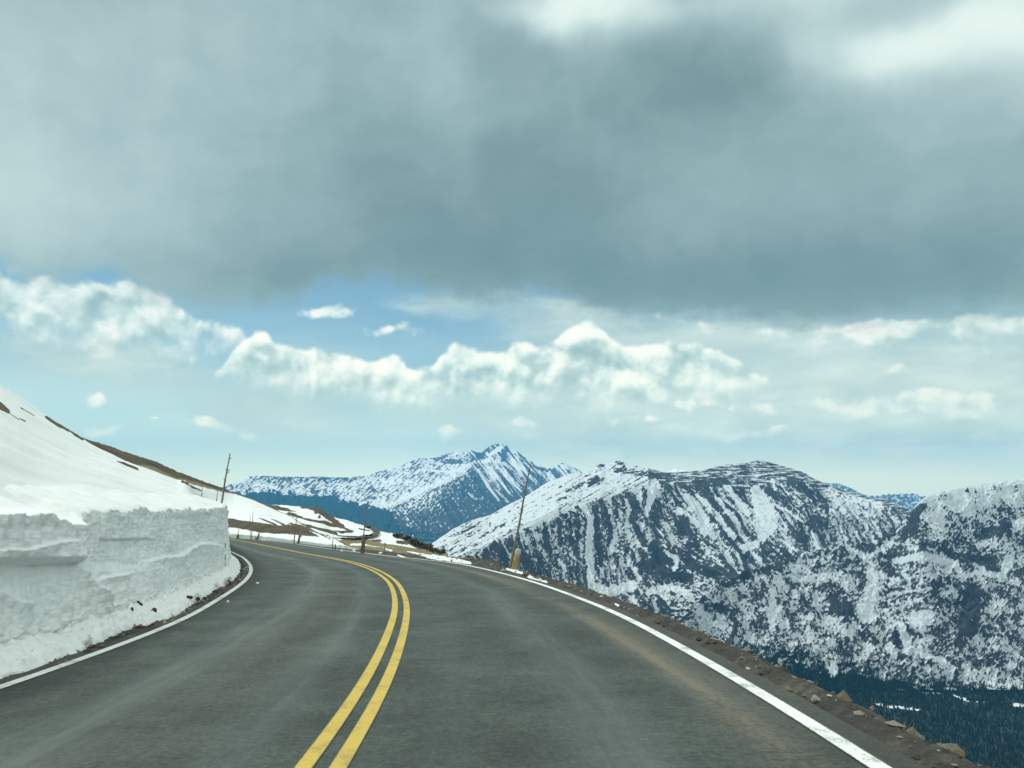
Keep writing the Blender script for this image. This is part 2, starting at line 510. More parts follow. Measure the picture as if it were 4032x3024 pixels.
def mat_paint(name, colour, worn):
    m, t, b, co = material(name)
    uv = t.new('ShaderNodeUVMap', uv_map='UVMap').outputs[0]
    u = t.sep(uv)[0]
    n = t.noise(co, 60, 4, .75); n2 = t.noise(co, 2.2, 3, .6); g = t.noise(co, 14, 4, .7)
    wear = t.step(t.add(t.mul(n, .6), t.mul(g, .4), t.mul(t.m('SUBTRACT', n2, .5), .6)), .50, .68)
    rim = t.step(t.add(t.m('ABSOLUTE', t.m('SUBTRACT', u, .5)), t.mul(t.m('SUBTRACT', t.noise(co, 26, 4, .8), .5), .16)), .40, .47)
    c = t.mix(t.mul(t.m('MAXIMUM', wear, t.mul(rim, 1.3)), worn), colour, (.10, .10, .09, 1))
    c = t.mix(t.mul(t.step(n2, .45, .7), .22), c, tuple(x * .72 for x in colour[:3]) + (1,))
    t.l.new(c, b.inputs['Base Color']); b.inputs['Roughness'].default_value = .6
    bump(t, b, n, .2, .004)
    return m


M_ASPH = mat_asphalt()
M_WHITE = mat_paint('white_road_paint', (.80, .83, .80, 1), .8)
M_YELLOW = mat_paint('yellow_road_paint', (.60, .425, .085, 1), .6)
jag = lambda s, a: a * fbm(ST_ * .9, ST_ * 0, 4, s)
P, o = ribbon(lw - .22 + jag(3, .06), rw + .28 + jag(5, .08), 41)
uvr = np.stack([o, np.repeat(ST_[:, None], o.shape[1], 1)], -1)
road = struct(grid_obj('road', P, M_ASPH, uv=uvr))


def line(name, c, w, mat, lift=.006):
    Pm, oo = ribbon(c - w / 2, c + w / 2, 5, lift)
    uu = np.stack([np.repeat(np.linspace(0, 1, 5)[None], len(ST_), 0), np.repeat(ST_[:, None], 5, 1)], -1)
    return grid_obj(name, Pm, mat, uv=uu, parent=road)


line('yellow_line', 0 * lw - .105, .115, M_YELLOW)
line('yellow_line', 0 * lw + .105, .115, M_YELLOW)
line('edge_line', lw, .13, M_WHITE)
line('edge_line', rw, .15, M_WHITE)
# ------------------------------------------------------------------ mountains
K = 4032 / 2212                       # the skylines below were measured on a sheet 2212 units wide


def prof(pts, x):
    p = np.array(pts, float); return np.interp(x, p[:, 0], p[:, 1])


def loft(cx, curves, rows, bows):
    """surface strung between measured crest lines; each curve = 3-D points per column"""
    out = []
    for k in range(len(curves) - 1):
        f = np.linspace(0, 1, rows[k] + 1)[:, None]
        if k < len(curves) - 2: f = f[:-1]
        a, b = curves[k][None], curves[k + 1][None]
        q = a + (b - a) * f[..., None]
        q[..., 2] = a[..., 2] + (b[..., 2] - a[..., 2]) * (1 - (1 - f) ** bows[k])
        out.append(q)
    return np.concatenate(out, 0)


def crest(cx, ypts, dpts, jit=0, seed=0, wl=20):
    y = prof(ypts, cx)
    if jit: y = y + jit * fbm(cx / wl, cx * 0, 5, seed)
    return surveyed(cx * K, y * K, prof(dpts, cx))


def behind(c, back, drop):
    d = c.copy(); r = np.hypot(c[:, 0], c[:, 1])[:, None]
    d[:, :2] = c[:, :2] * (1 + back / r); d[:, 2] -= drop
    return d


def mat_mountain(name, fine, rockA, rockB, snowc=(.80, .83, .85, 1)):
    m, t, b, co = material(name)
    sn = t.attr('snow'); fo = t.attr('forest'); st = t.attr('streak')
    n1 = t.noise(co, fine, 6, .62); n2 = t.noise(co, fine * 3.3, 4, .6); n3 = t.noise(co, fine * .22, 4, .55)
    f = t.add(sn, t.mul(t.m('SUBTRACT', n1, .5), .95), t.mul(t.m('SUBTRACT', n2, .5), .65), t.mul(t.m('SUBTRACT', n3, .5), .3))
    mask = t.step(f, .36, .63)
    rock = t.mix(t.step(n3, .35, .65), rockA, rockB)
    rock = t.mix(t.mul(t.step(n2, .5, .75), .5), rock, tuple(x * 1.7 for x in rockA[:3]) + (1,))
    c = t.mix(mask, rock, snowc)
    fm = t.step(t.add(fo, t.mul(t.m('SUBTRACT', n1, .5), .7)), .42, .58)
    c = t.mix(fm, c, (.028, .045, .040, 1))
    t.l.new(c, b.inputs['Base Color']); b.inputs['Roughness'].default_value = .95; b.inputs['Specular IOR Level'].default_value = .1
    return m


def sheet(name, P, mat, snow, forest):
    n, m = P.shape[:2]
    return struct(grid_obj(name, P, mat, {'snow': snow, 'forest': forest}, flip=True))


def relief_of(P, disp):
    """how hollow the ground is (positive in gullies) and how steep"""
    return -(disp - 0.25 * (np.roll(disp, 6, 1) + np.roll(disp, -6, 1) + np.roll(disp, 3, 0) + np.roll(disp, -3, 0)))


C3 = lambda pts: [(932.6 + x * .1984, 932.6 + y * .1984, r * .1984) for x, y, r in pts]
C4 = lambda pts: [(1261.8 + x * .248, 960 + y * .248, r * .248) for x, y, r in pts]
C5 = lambda pts: [(1663.4 + x * .29767, 1014.9 + y * .29767, r * .29767) for x, y, r in pts]
C8 = lambda pts: [(482.8 + x * .35714, 943.6 + y * .35714, r * .35714) for x, y, r in pts]


def zpx(P):
    a, b = bearing_px(P); return a / K, b / K


# ---- the broad mountain across the canyon
SKY1 = [(780,1250),(850,1222),(900,1197),(932.6,1175),(982,1141),(1022,1123),(1059.6,1113),(1101,1089),(1131,1075.5),(1153,1061.6),(1180,1043.7),(1210,1032),(1230,1024),(1260,1020),(1286,1008),(1298,1002),(1310,1004.5),(1322,999),(1331,996),(1341,996.5),(1355,1002),(1371,1006),(1400,1012),(1435,1021),(1485,1019.6),(1525,1015),(1537,1011),(1560,1005),(1580,1003.5),(1599,1002),(1614,1000.5),(1634,995.5),(1649,996),(1683,1004.7),(1721,1016),(1741,1023),(1758,1034.5),(1778,1043),(1794,1050),(1830,1062),(1860,1071),(1884,1077),(1910,1077),(1931,1085),(1950,1095),(2010,1130),(2100,1170)]
EDGE1 = [(780,1290),(850,1275),(932,1235),(1000,1200),(1060,1172),(1120,1140),(1196,1105),(1230,1091),(1260,1083),(1300,1067.5),(1330,1057),(1371,1046),(1401,1034),(1435,1034),(1510,1037),(1572,1039),(1621,1042),(1663,1031),(1733,1026),(1760,1039),(1800,1056),(1830,1068),(1884,1083),(1931,1092),(2010,1140),(2100,1190)]


def mountain_one():
    cx = np.linspace(800, 2080, 900)
    d1 = [(800, 3300), (932, 3500), (1060, 3900), (1330, 4500), (1640, 4700), (1780, 4600), (1950, 4350), (2100, 4300)]
    sky = crest(cx, SKY1, d1, 1.2, 3, 14)
    de = prof(d1, cx) - prof([(800, 250), (1200, 480), (1372, 330), (1420, 200), (2100, 170)], cx)
    edge = surveyed(cx * K, prof(EDGE1, cx) * K, de)
    fd = 3000 + 60 * pn(cx / 130, cx * 0, 4)
    foot = surveyed(cx * K, cx * 0 + 1398 * K, fd); foot[:, 2] = -655
    back = behind(sky, 1500, 420)
    P = loft(cx, [back, sky, edge, foot], [20, 90, 440], [1, 1, 1.22])
    n, m = P.shape[:2]
    row = np.arange(n)[:, None] + 0 * cx[None]
    face = sstep(105, 150, row)                     # below the shoulder line
    toe = 1 - sstep(n - 60, n, row)
    sx, sy = zpx(P)
    k = prof([(900, .75), (1200, .30), (1330, .15), (1450, .35), (1560, .75), (1720, .80), (2000, .7)], sx)
    ys = prof(EDGE1, sx)
    lane = sx - k * (sy - ys) + 5 * fbm(sx / 60, sy / 60, 3, 40)
    rib = rdg(lane / 46, sy / 210, 4, 7); rib2 = rdg(lane / 15, sy / 75, 4, 21); bum = rdg(sx / 13, sy / 10, 4, 31)
    broad = fbm(sx / 120, sy / 90, 3, 91)
    disp = face * toe * (34 * rib + 13 * rib2 + 5.5 * bum + 40 * broad) + (1 - face) * sstep(24, 60, row) * (5 * fbm(sx / 40, (sy + .55 * sx) / 9, 4, 51) + 2.0 * bum)
    disp -= face * toe * disp[300].mean()
    rim = 1 - sstep(0, 26, np.abs(row - 20))
    disp = disp * (1 - rim) + rim * 1.2 * bum
    P[..., 2] += disp
    P[..., 1] -= .5 * disp * face
    sx, sy = zpx(P)
    hol = relief_of(P, disp)
    gz = np.abs(np.gradient(P[..., 2], axis=0)) / (np.hypot(np.gradient(P[..., 0], axis=0), np.gradient(P[..., 1], axis=0)) + 2)
    steep = sstep(.5, 1.25, gz)
    str1 = fbm(lane / 9, sy / 60, 4, 61); str2 = fbm(lane / 3.6, sy / 22, 4, 67); mott = fbm(sx / 7, sy / 6, 4, 71); big = fbm(lane / 40, sy / 90, 3, 75)
    snow = .345 + .045 * np.clip(hol, -5, 5) - .26 * (steep - .5) + .24 * str1 + .26 * str2 + .40 * mott + .46 * big - .05 * sstep(1500, 1250, sx)
    # shoulder and plateau: wind-packed snow with stony lines along the slope
    al = (sy + .52 * sx)
    pl = .72 + .42 * fbm(sx / 70, al / 6.5, 4, 81) + .34 * fbm(sx / 14, al / 4.4, 4, 83) + .34 * fbm(sx / 6, sy / 5, 3, 85) - .12 * sstep(1180, 1000, sx) + .10 * sstep(14, 4, sy - prof(SKY1, sx)) * (sx < 1250)
    plr = .42 + .50 * fbm(sx / 30, sy / 3.0, 4, 87)
    pl = np.where(sx > 1400, plr, pl) * 1.0
    pl = pl * (1 - sstep(1372, 1420, sx)) + plr * sstep(1372, 1420, sx) if False else pl
    snow = np.where(face > .5, snow, pl)
    for s in ([(290,150,26),(345,180,24)], [(120,182,20),(170,188,16)], [(300,230,26),(450,245,34),(640,280,26)], [(50,330,45),(100,300,40)], [(160,300,20)]):
        pl -= .5 * np.clip(stroke(sx, sy, C4(s)) * 1.6, 0, 1) * (.8 + 1.2 * fbm(sx / 9, sy / 3, 3, 89))
    for s in ([(1480,640,40),(1600,590,50),(1650,560,30)], [(1730,560,40),(1800,520,45)], [(1380,740,24),(1500,700,20)], [(2000,420,40),(2100,400,40)]):
        pl -= .42 * np.clip(stroke(sx, sy, C3(s)) * 1.6, 0, 1) * (.8 + 1.0 * fbm(sx / 5, sy / 3, 3, 90))
    mid = sstep(0, 1, face); snow = pl * (1 - mid) + snow * mid
    wob = 5 * fbm(sx / 11, sy / 11, 4, 101); wx, wy = sx + wob, sy + 5 * fbm(sx / 11, sy / 11, 4, 103)
    for s in ([(1500,400,60),(1560,560,110),(1600,700,110),(1560,800,60)], [(620,340,45),(590,450,40),(540,600,25)], [(890,450,40),(980,540,45),(1130,800,30)], [(990,440,25),(1150,620,35),(1310,810,25)],
              [(60,640,35),(40,900,40),(60,1200,35)], [(300,690,14),(270,820,25),(230,940,25)], [(1990,760,18),(2090,1000,25)], [(570,1280,30),(760,1240,45),(930,1310,30)], [(60,1220,40),(200,1290,60),(420,1230,55)],
              [(1230,360,30),(1430,600,30)], [(820,560,25),(940,650,30),(1100,780,25)], [(1640,300,14),(1660,380,12)], [(1400,900,40),(1500,860,40)], [(700,930,22),(820,1010,26),(780,1090,22)], [(1150,460,20),(1340,690,24)]):
        snow = np.maximum(snow, np.clip(stroke(wx, wy, C4(s)) * 1.7, -9, .62) + .22 + .30 * str2 + .42 * mott)
    for s in ([(400,440,75),(470,540,60)], [(660,500,55),(620,700,60)], [(870,640,60),(860,720,85)], [(620,880,60),(680,1010,70)], [(930,880,70),(960,1000,80)], [(520,1040,60),(640,1130,80),(900,1180,70)], [(110,800,35),(150,1000,50)],
              [(1130,580,30),(1120,660,35)], [(1400,980,35),(1400,1030,35)], [(20,1150,30)], [(420,640,40),(520,860,45)], [(1000,340,60),(1250,330,40)], [(1800,330,60),(1950,420,60)], [(1960,680,40)], [(640,270,35),(760,290,30)]):
        snow -= .42 * np.clip(stroke(wx, wy, C4(s)) * 1.8, 0, 1) * (0.75 + .9 * str1)
    snow = np.where((sx > 1790) & (sx < 1905) & (row > 95), np.maximum(snow, .62 + .5 * mott + .3 * str2 - .004 * np.clip(sy - 1090, 0, 200)), snow)
    forest = sstep(1345, 1372, sy + 9 * mott + 14 * sstep(1480, 1380, sx)) * face
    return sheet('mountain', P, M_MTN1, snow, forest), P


# ---- the nearer mountain wall on the right
SKY2 = [(1400,1385),(1460,1352),(1500,1310),(1552,1262),(1600,1240),(1640,1226),(1690,1208),(1733,1197),(1790,1184),(1850,1176),(1900,1166),(1935,1142),(1962,1112),(1980,1090),(1991,1081),(2005,1071.5),(2050,1059.6),(2110,1047.6),(2169,1038.7),(2212,1035.5),(2300,1028),(2480,1040)]


def mountain_two():
    cx = np.linspace(1400, 2440, 820)
    d1 = [(1400, 2950), (1552, 3020), (1640, 3120), (1733, 3260), (1850, 3380), (1935, 3420), (1991, 3300), (2050, 3400), (2212, 3600), (2480, 3700)]
    sky = crest(cx, SKY2, d1, 1.0, 13, 12)
    sky[:, 2] += 13 * fbm(cx / 17, cx * 0, 5, 15) * sstep(1950, 1900, cx)
    fd = 2500 + 420 * sstep(1750, 1480, cx) + 40 * pn(cx / 60, cx * 0, 14)
    foot = surveyed(cx * K, cx * 0 + 1464 * K, fd); foot[:, 2] = -650
    back = behind(sky, 600, 330)
    P = loft(cx, [back, sky, foot], [16, 520], [1, 1.12])
    n, m = P.shape[:2]
    row = np.arange(n)[:, None] + 0 * cx[None]
    sx, sy = zpx(P)
    ys = prof(SKY2, sx)
    env = sstep(14, 34, row) * (1 - sstep(n - 40, n, row))
    lane = sx - .45 * (sy - ys) + 8 * fbm(sx / 50, sy / 50, 3, 140)
    rib = rdg(lane / 70, sy / 90, 4, 107); rib2 = rdg(sx / 24, sy / 20, 4, 121); bum = rdg(sx / 10, sy / 7, 4, 131)
    ledge = rdg((sx - .9 * sy) / 90, (sy + .25 * sx) / 17, 3, 133)
    disp = env * (32 * rib + 15 * rib2 + 5.0 * bum + 9 * ledge) + (1 - env) * 1.0 * bum
    disp -= env * disp[200].mean()
    P[..., 2] += disp; P[..., 1] -= .5 * disp * env
    sx, sy = zpx(P)
    hol = relief_of(P, disp)
    gz = np.abs(np.gradient(P[..., 2], axis=0)) / (np.hypot(np.gradient(P[..., 0], axis=0), np.gradient(P[..., 1], axis=0)) + 2)
    steep = sstep(.4, 1.2, gz)
    mott = fbm(sx / 6.5, sy / 4.6, 5, 171); str2 = fbm(lane / 4.2, sy / 15, 4, 167); big = fbm(sx / 50, sy / 36, 3, 175); str1 = fbm((sx - .6 * sy) / 30, (sy + .2 * sx) / 7, 4, 177)
    snow = .50 + .05 * np.clip(hol, -4, 4) - .22 * (steep - .5) + .38 * mott + .28 * str2 + .58 * big + .22 * str1
    top = 1 - sstep(20, 90, sy - ys)
    snow -= .22 * (1 - sstep(4, 26, sy - ys)) * sstep(1960, 1900, sx)
    snow += .40 * top * sstep(1960, 2040, sx)
    wx, wy = sx + 6 * fbm(sx / 10, sy / 10, 4, 201), sy + 5 * fbm(sx / 10, sy / 10, 4, 203)
    for s in ([(740,760,40),(740,880,60),(690,1060,60)], [(640,1000,40),(740,1070,50)], [(950,1110,18),(970,1220,50),(1010,1330,30)], [(1060,1090,70),(1150,1060,55)], [(900,660,25),(1100,630,35),(1350,680,30),(1390,770,22)], [(1400,775,22),(1500,745,22),(1660,765,22)],
              [(1760,620,25),(1700,720,35),(1680,790,30)], [(180,790,30),(290,790,25)], [(180,880,25)], [(290,1060,35)], [(280,1150,25),(300,1210,25)], [(440,1250,45)], [(470,1380,35),(470,1470,35)], [(590,1190,30)], [(870,1290,40),(900,1350,30)], [(1050,1330,25),(1180,1360,22),(1330,1440,25)], [(1430,1430,35),(1430,1500,25)],
              [(20,880,30),(10,1060,30),(20,1160,25)], [(560,560,20),(700,640,16),(830,560,16)], [(850,910,14),(1000,880,12),(1170,860,14)], [(1100,1150,40)], [(1750,1420,40)], [(1500,1230,30)], [(380,1130,12),(530,1070,10)]):
        snow = np.maximum(snow, np.clip(stroke(wx, wy, C5(s)) * 1.8, -9, .66) + .24 + .22 * str2 + .42 * mott)
    for s in ([(1400,850,90),(1490,1000,110),(1400,1200,90)], [(1100,270,30),(1040,380,45),(930,540,55)], [(720,560,55)], [(640,650,50),(560,680,30)], [(880,640,40)], [(480,1000,80),(600,1010,60)], [(900,1170,35),(950,1290,30)], [(1450,620,50),(1620,690,60)], [(1100,560,40)], [(980,330,22),(900,430,30)], [(1700,420,70),(1560,470,50)], [(1500,900,60)], [(1250,560,30),(1330,640,28)], [(520,880,20),(400,940,18)], [(950,1350,22),(1080,1340,16)]):
        snow -= .40 * np.clip(stroke(wx, wy, C5(s)) * 1.8, 0, 1) * (.8 + .8 * mott)
    tl = prof([(1400, 1372), (1530, 1378), (1640, 1372), (1700, 1372), (1770, 1385), (1860, 1412), (1960, 1444), (2100, 1462), (2300, 1464)], sx)
    forest = sstep(-6, 74, sy - tl + 46 * fbm(sx / 24, sy / 15, 4, 181)) * sstep(1480, 1530, sx + sy - 1372)
    forest -= .85 * sstep(-.10, .16, fbm(sx / 12, sy / 9, 4, 187)) * sstep(1466, 1440, sy)
    for s in ([(420,1250,40)], [(440,1420,50),(460,1480,40)], [(590,1300,40)], [(600,1190,28)], [(880,1450,30)], [(120,1240,16)], [(280,1400,16)], [(1430,1480,34)]):
        forest -= 1.0 * np.clip(stroke(wx, wy, C5(s)) * 2, 0, 1)
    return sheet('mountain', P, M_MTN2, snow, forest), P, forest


# ---- the high snowy peak on the horizon
SKY3 = [(20,300),(60,278),(110,258),(150,240),(210,235),(350,240),(500,243),(580,239),(640,245),(760,245),(860,235),(930,212),(990,198),(1050,188),(1090,168),(1130,150),(1180,131),(1235,130),(1290,125),(1340,105),(1400,90),(1420,86),(1450,95),(1500,80),(1530,94),(1560,95),(1580,80),(1600,62),(1630,46),(1655,41),(1700,44),(1716,56),(1732,80),(1780,90),(1810,115),(1830,130),(1850,150),(1868,146),(1880,172),(1893,164),(1905,185),(1915,166),(1930,188),(1943,178),(1955,198),(1975,188),(1985,197),(2000,182),(2030,165),(2060,153),(2080,162),(2100,175),(2150,200),(2175,212),(2212,235),(2300,280),(2500,400)]
SKY3 = [(482.8 + x * .35714, 943.6 + y * .35714) for x, y in SKY3]
SKY3 = [(300, 1085), (400, 1068)] + SKY3


def mountain_three():
    cx = np.linspace(330, 1330, 800)
    d1 = [(330, 11500), (560, 12000), (800, 13000), (950, 14200), (1070, 15000), (1200, 14800), (1330, 14500)]
    sky = crest(cx, SKY3, d1, .7, 23, 7)
    foot = surveyed(cx * K, cx * 0 + 1168 * K, 9000 + 300 * pn(cx / 90, cx * 0, 24)); foot[:, 2] = -690
    back = behind(sky, 3000, 900)
    P = loft(cx, [back, sky, foot], [14, 420], [1, 1.35])
    n, m = P.shape[:2]
    row = np.arange(n)[:, None] + 0 * cx[None]
    sx, sy = zpx(P)
    ex, ey = (sx - 482.8) / .35714, (sy - 943.6) / .35714
    ys = prof(SKY3, sx)
    env = sstep(14, 40, row) * (1 - sstep(n - 30, n, row))
    # the long spur that comes down to the left from under the summit
    spine = [(1640, 60), (1525, 150), (1440, 235), (1300, 295), (1150, 360), (1010, 425), (930, 470)]
    sp = np.array(spine[::-1], float)
    dspur = ey - np.interp(ex, sp[:, 0], sp[:, 1]) - 44
    inr = sstep(900, 1000, ex) * (1 - sstep(1600, 1690, ex))
    spur = np.clip(1 - np.abs(dspur) / np.where(dspur < 0, 70, 150), 0, 1) * inr
    lane = ex - .82 * (ey - 100)
    right = sstep(1380, 1520, ex + .9 * (ey - 150))
    rib = rdg(lane / 60, ey / 260, 4, 207); rib2 = rdg(lane / 20, ey / 110, 3, 211)
    hump = rdg((ex + .9 * ey) / 44, (ey - .5 * ex) / 80, 4, 221)
    sub = rdg(ex / 130, ey / 160, 4, 231)
    slow = sstep(10, 130, row)
    disp = env * (130 * spur * slow + right * slow * (75 * rib + 26 * rib2) + (1 - right) * (22 * hump + 34 * sub) * (.35 + .65 * slow) + 40 * fbm(ex / 200, ey / 120, 4, 241))
    disp -= env * disp[240, :].mean() * .8
    P[..., 2] += disp; P[..., 1] -= .6 * disp * env
    sx, sy = zpx(P); ex, ey = (sx - 482.8) / .35714, (sy - 943.6) / .35714
    dspur = ey - np.interp(ex, sp[:, 0], sp[:, 1])
    lane = ex - .82 * (ey - 100)
    right = sstep(1440, 1540, ex - .70 * (ey - 150))
    hol = relief_of(P, disp)
    mott = fbm(ex / 15, ey / 9, 4, 271); diag = fbm((ex + 1.1 * ey) / 13, (ey - .55 * ex) / 46, 4, 273); st = fbm(lane / 17, ey / 150, 3, 275); st2 = fbm(lane / 7, ey / 70, 3, 277); big = fbm(ex / 120, ey / 60, 3, 279)
    left = .60 + .40 * mott + .66 * diag + .35 * big + .012 * np.clip(hol, -12, 12)
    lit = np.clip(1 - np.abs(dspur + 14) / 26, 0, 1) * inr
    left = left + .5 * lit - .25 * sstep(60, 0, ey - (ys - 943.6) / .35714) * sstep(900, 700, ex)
    rt = .50 - .35 * sstep(20, 120, dspur) * sstep(1560, 1400, ex - .75 * (ey - 200)) + 1.0 * st + .5 * st2 + .25 * mott - .45 * sstep(230, 400, ey) + .006 * np.clip(hol, -20, 20)
    snow = left * (1 - right) + rt * right
    snow = np.where((dspur > 5) & (ex < 1490 + .70 * (ey - 150)) & (ex > 960), np.minimum(snow,   .36 + .85 * mott + .75 * diag + .45 * st - .25 * sstep(400, 490, ey) - .25 * sstep(20, 60, dspur) * sstep(1250, 1420, ex) + .16 * sstep(120, 40, dspur) * sstep(1420, 1300, ex)), snow)
    for s in ([(1570,150,12),(1620,135,16)], [(1640,150,12),(1668,150,10)], [(1610,110,10),(1670,70,16)], [(1540,200,8),(1600,300,9),(1665,385,6)], [(1600,180,6),(1690,290,7),(1730,345,5)], [(1400,90,10),(1440,105,10)], [(1720,100,10),(1770,170,14),(1800,230,12)], [(1480,340,5),(1530,380,5)],
              [(1650,170,5),(1740,270,6),(1800,330,5)], [(1770,120,8),(1850,240,9)], [(2050,175,10),(2080,190,8)], [(60,285,12),(150,250,10)], [(1100,185,8),(1130,165,8)], [(1350,215,14),(1440,195,12),(1520,145,9)], [(1200,200,6),(1380,212,8)]):
        snow = np.maximum(snow, np.clip(stroke(ex, ey, s) * 2.0, -9, .7) + .35)
    for s in ([(1590,60,22),(1560,110,22),(1500,150,14)], [(1715,60,16),(1700,110,26),(1690,140,14)], [(1270,125,14),(1340,150,20),(1430,150,16)], [(1860,165,10),(1900,190,14),(1960,205,14)]):
        snow -= .5 * np.clip(stroke(ex, ey, s) * 2, 0, 1)
    fl = prof([(0, 318), (120, 330), (300, 320), (480, 345), (640, 340), (760, 385), (880, 405), (1010, 432), (1060, 520), (1200, 545), (1500, 560), (1800, 540), (2300, 500)], ex)
    forest = sstep(-14, 30, ey - fl + 44 * fbm(ex / 38, ey / 30, 4, 281)) * (.62 + .38 * sstep(1050, 930, ex)) - .25 * sstep(1000, 1100, ex) * np.clip(fbm(ex / 12, ey / 12, 3, 285) + .1, 0, 1) * 2.0
    return sheet('mountain', P, M_MTN3, snow, forest)


def far_ridges():
    for sky, x0, x1, D in (([(1600,1120),(1700,1070),(1740,1052),(1779,1043),(1810,1044),(1830,1051),(1854,1063),(1875,1073),(1901,1071),(1920,1069),(1946,1067),(1973,1068),(1989,1073),(2040,1082),(2150,1110)], 1620, 2140, 17500),
                           ([(1380,1060),(1425,1026),(1440,1020),(1449,1017.5),(1456,1013),(1462,1011),(1466,1015.5),(1478,1014.5),(1490,1020),(1530,1034),(1580,1060)], 1390, 1570, 9000)):
        cx = np.linspace(x0, x1, 160)
        sk = crest(cx, sky, [(x0, D)], .6, 33, 8)
        ft = surveyed(cx * K, cx * 0 + 1125 * K, D * .82)
        P = loft(cx, [behind(sk, D * .15, D * .03), sk, ft], [6, 60], [1, 1.2])
        sx, sy = zpx(P)
        n = fbm(sx / 8, sy / 4, 4, 300 + int(D) % 7)
        P[6:, :, 2] += (D * .004 * rdg(sx / 12, sy / 14, 3, 305))[6:] * sstep(0, 10, np.arange(P.shape[0] - 6))[:, None]
        sheet('mountain', P, M_MTN3, .52 + .5 * n + (.5 if D < 10000 else -.1), 0 * n)


M_MTN1 = mat_mountain('canyon_mountain_rock_and_snow', .055, (.030, .036, .043, 1), (.060, .060, .062, 1), (.63, .68, .70, 1))  # snow colour dulled: cloud shadow painted in, besides some dust
M_MTN2 = mat_mountain('near_mountain_rock_and_snow', .075, (.034, .038, .045, 1), (.066, .066, .068, 1), (.63, .68, .70, 1))  # snow dulled likewise, with cloud shadow put into its colour
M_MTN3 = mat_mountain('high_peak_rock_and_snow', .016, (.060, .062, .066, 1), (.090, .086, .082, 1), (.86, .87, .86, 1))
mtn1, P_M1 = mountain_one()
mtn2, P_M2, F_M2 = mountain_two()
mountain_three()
far_ridges()
# ------------------------------------------------------------------ cut snow wall beside the road
FOOT = np.array([(0,2683),(61,2659),(130,2645),(188,2621),(246,2601),(289,2587),(315,2569),(340,2560),(380,2526),(434,2511),(463,2489),(506,2475),(564,2458),(640,2441),(687,2428),(766,2373),(830,2336),(860,2318),(915,2288),(940,2266),(955,2249),(951,2230),(940,2212),(920,2190)], float)
LIP = [(-600,1126),(-200,1118),(0,1109),(55,1112),(115,1130),(157,1130),(172,1110),(235,1104),(273,1108),(308,1097),(333,1108),(382,1103),(436,1100),(499,1093),(520,1092)]


def mat_snow_wall():
    m, t, b, co = material('old_cut_snow')
    dirt = t.attr('dirt'); tp = t.attr('top')
    st = t.noise(t.vm('MULTIPLY', co, (.5, .5, 9)), 1.0, 5, .6); fl = t.noise(t.vm('MULTIPLY', co, (9, 9, .9)), 1.0, 4, .6)
    bl = t.noise(co, 5, 5, .65); gr = t.noise(co, 42, 4, .7)
    band = t.noise(t.vm('MULTIPLY', co, (.22, .22, 3.2)), 1.0, 3, .5)
    f = t.add(t.mul(st, .28), t.mul(fl, .30), t.mul(bl, .30), t.mul(band, .35))
    c = t.ramp(f, [(.38, (.68, .75, .74, 1)), (.52, (.78, .83, .82, 1)), (.70, (.84, .87, .86, 1))])
    c = t.mix(tp, c, (.765, .795, .785, 1))
    dk = t.step(t.add(dirt, t.mul(t.m('SUBTRACT', gr, .5), .5), t.mul(t.m('SUBTRACT', bl, .5), .6)), .62, .85)
    c = t.mix(t.mul(dk, .75), c, (.20, .165, .12, 1))
    t.l.new(c, b.inputs['Base Color']); b.inputs['Roughness'].default_value = .8
    b.inputs['Subsurface Weight'].default_value = 0.0
    bump(t, b, t.add(t.mul(gr, .5), t.mul(fl, .8), t.mul(bl, .6), t.mul(st, .22)), .5, .03)
    return m


M_WALL = mat_snow_wall()
i1 = int(np.argmax(CL[:, 1] > 62)); i0 = int(np.argmax(CL[:, 1] > -14))
lineL = line_at(lw)
fp = on_road(*FOOT.T)[:, :2]
fo = np.full(len(CL), np.nan)
for q in fp:                                    # measured gap between the white line and the snow foot
    k = np.argmin(np.hypot(*(lineL - q).T)); fo[k] = np.hypot(*(lineL[k] - q))
ok = ~np.isnan(fo)
gap = smooth1(np.clip(np.interp(idx, idx[ok], fo[ok]), .22, 1.3), 1)
base = smooth1(line_at(lw - np.minimum(smooth1(gap, 8), .95))[i0:i1], 4)
ds = np.r_[0, np.cumsum(np.hypot(*np.diff(base, axis=0).T))]
NS = 1500
# fine spacing where the wall is seen at an angle
s_ = np.interp(np.linspace(0, 1, NS), [0, .12, .75, 1], [0, np.interp(3, base[:, 1], ds), np.interp(30, base[:, 1], ds), ds[-1]])
bx = np.stack([np.interp(s_, ds, base[:, 0]), np.interp(s_, ds, base[:, 1])], 1)
tn = np.gradient(bx, axis=0); tn /= np.hypot(*tn.T)[:, None]
for j in range(2): tn[:, j] = smooth1(tn[:, j], 30)
tn /= np.hypot(*tn.T)[:, None]
inn = np.stack([-tn[:, 1], tn[:, 0]], 1)        # towards the hill
gap_s = np.interp(np.interp(s_, ds, np.arange(len(base)) + i0), idx, gap)
gapm_s = np.interp(np.interp(s_, ds, np.arange(len(base)) + i0), idx, np.minimum(smooth1(gap, 8), .95))
foot_out = gapm_s - gap_s + .05 * fbm(s_ * 2.1, s_ * 0, 4, 301) + .03 * fbm(s_ * 7, s_ * 0, 3, 302)
LEAN = .62
lip_xy = bx + inn * LEAN
lz = np.full(NS, -.6)
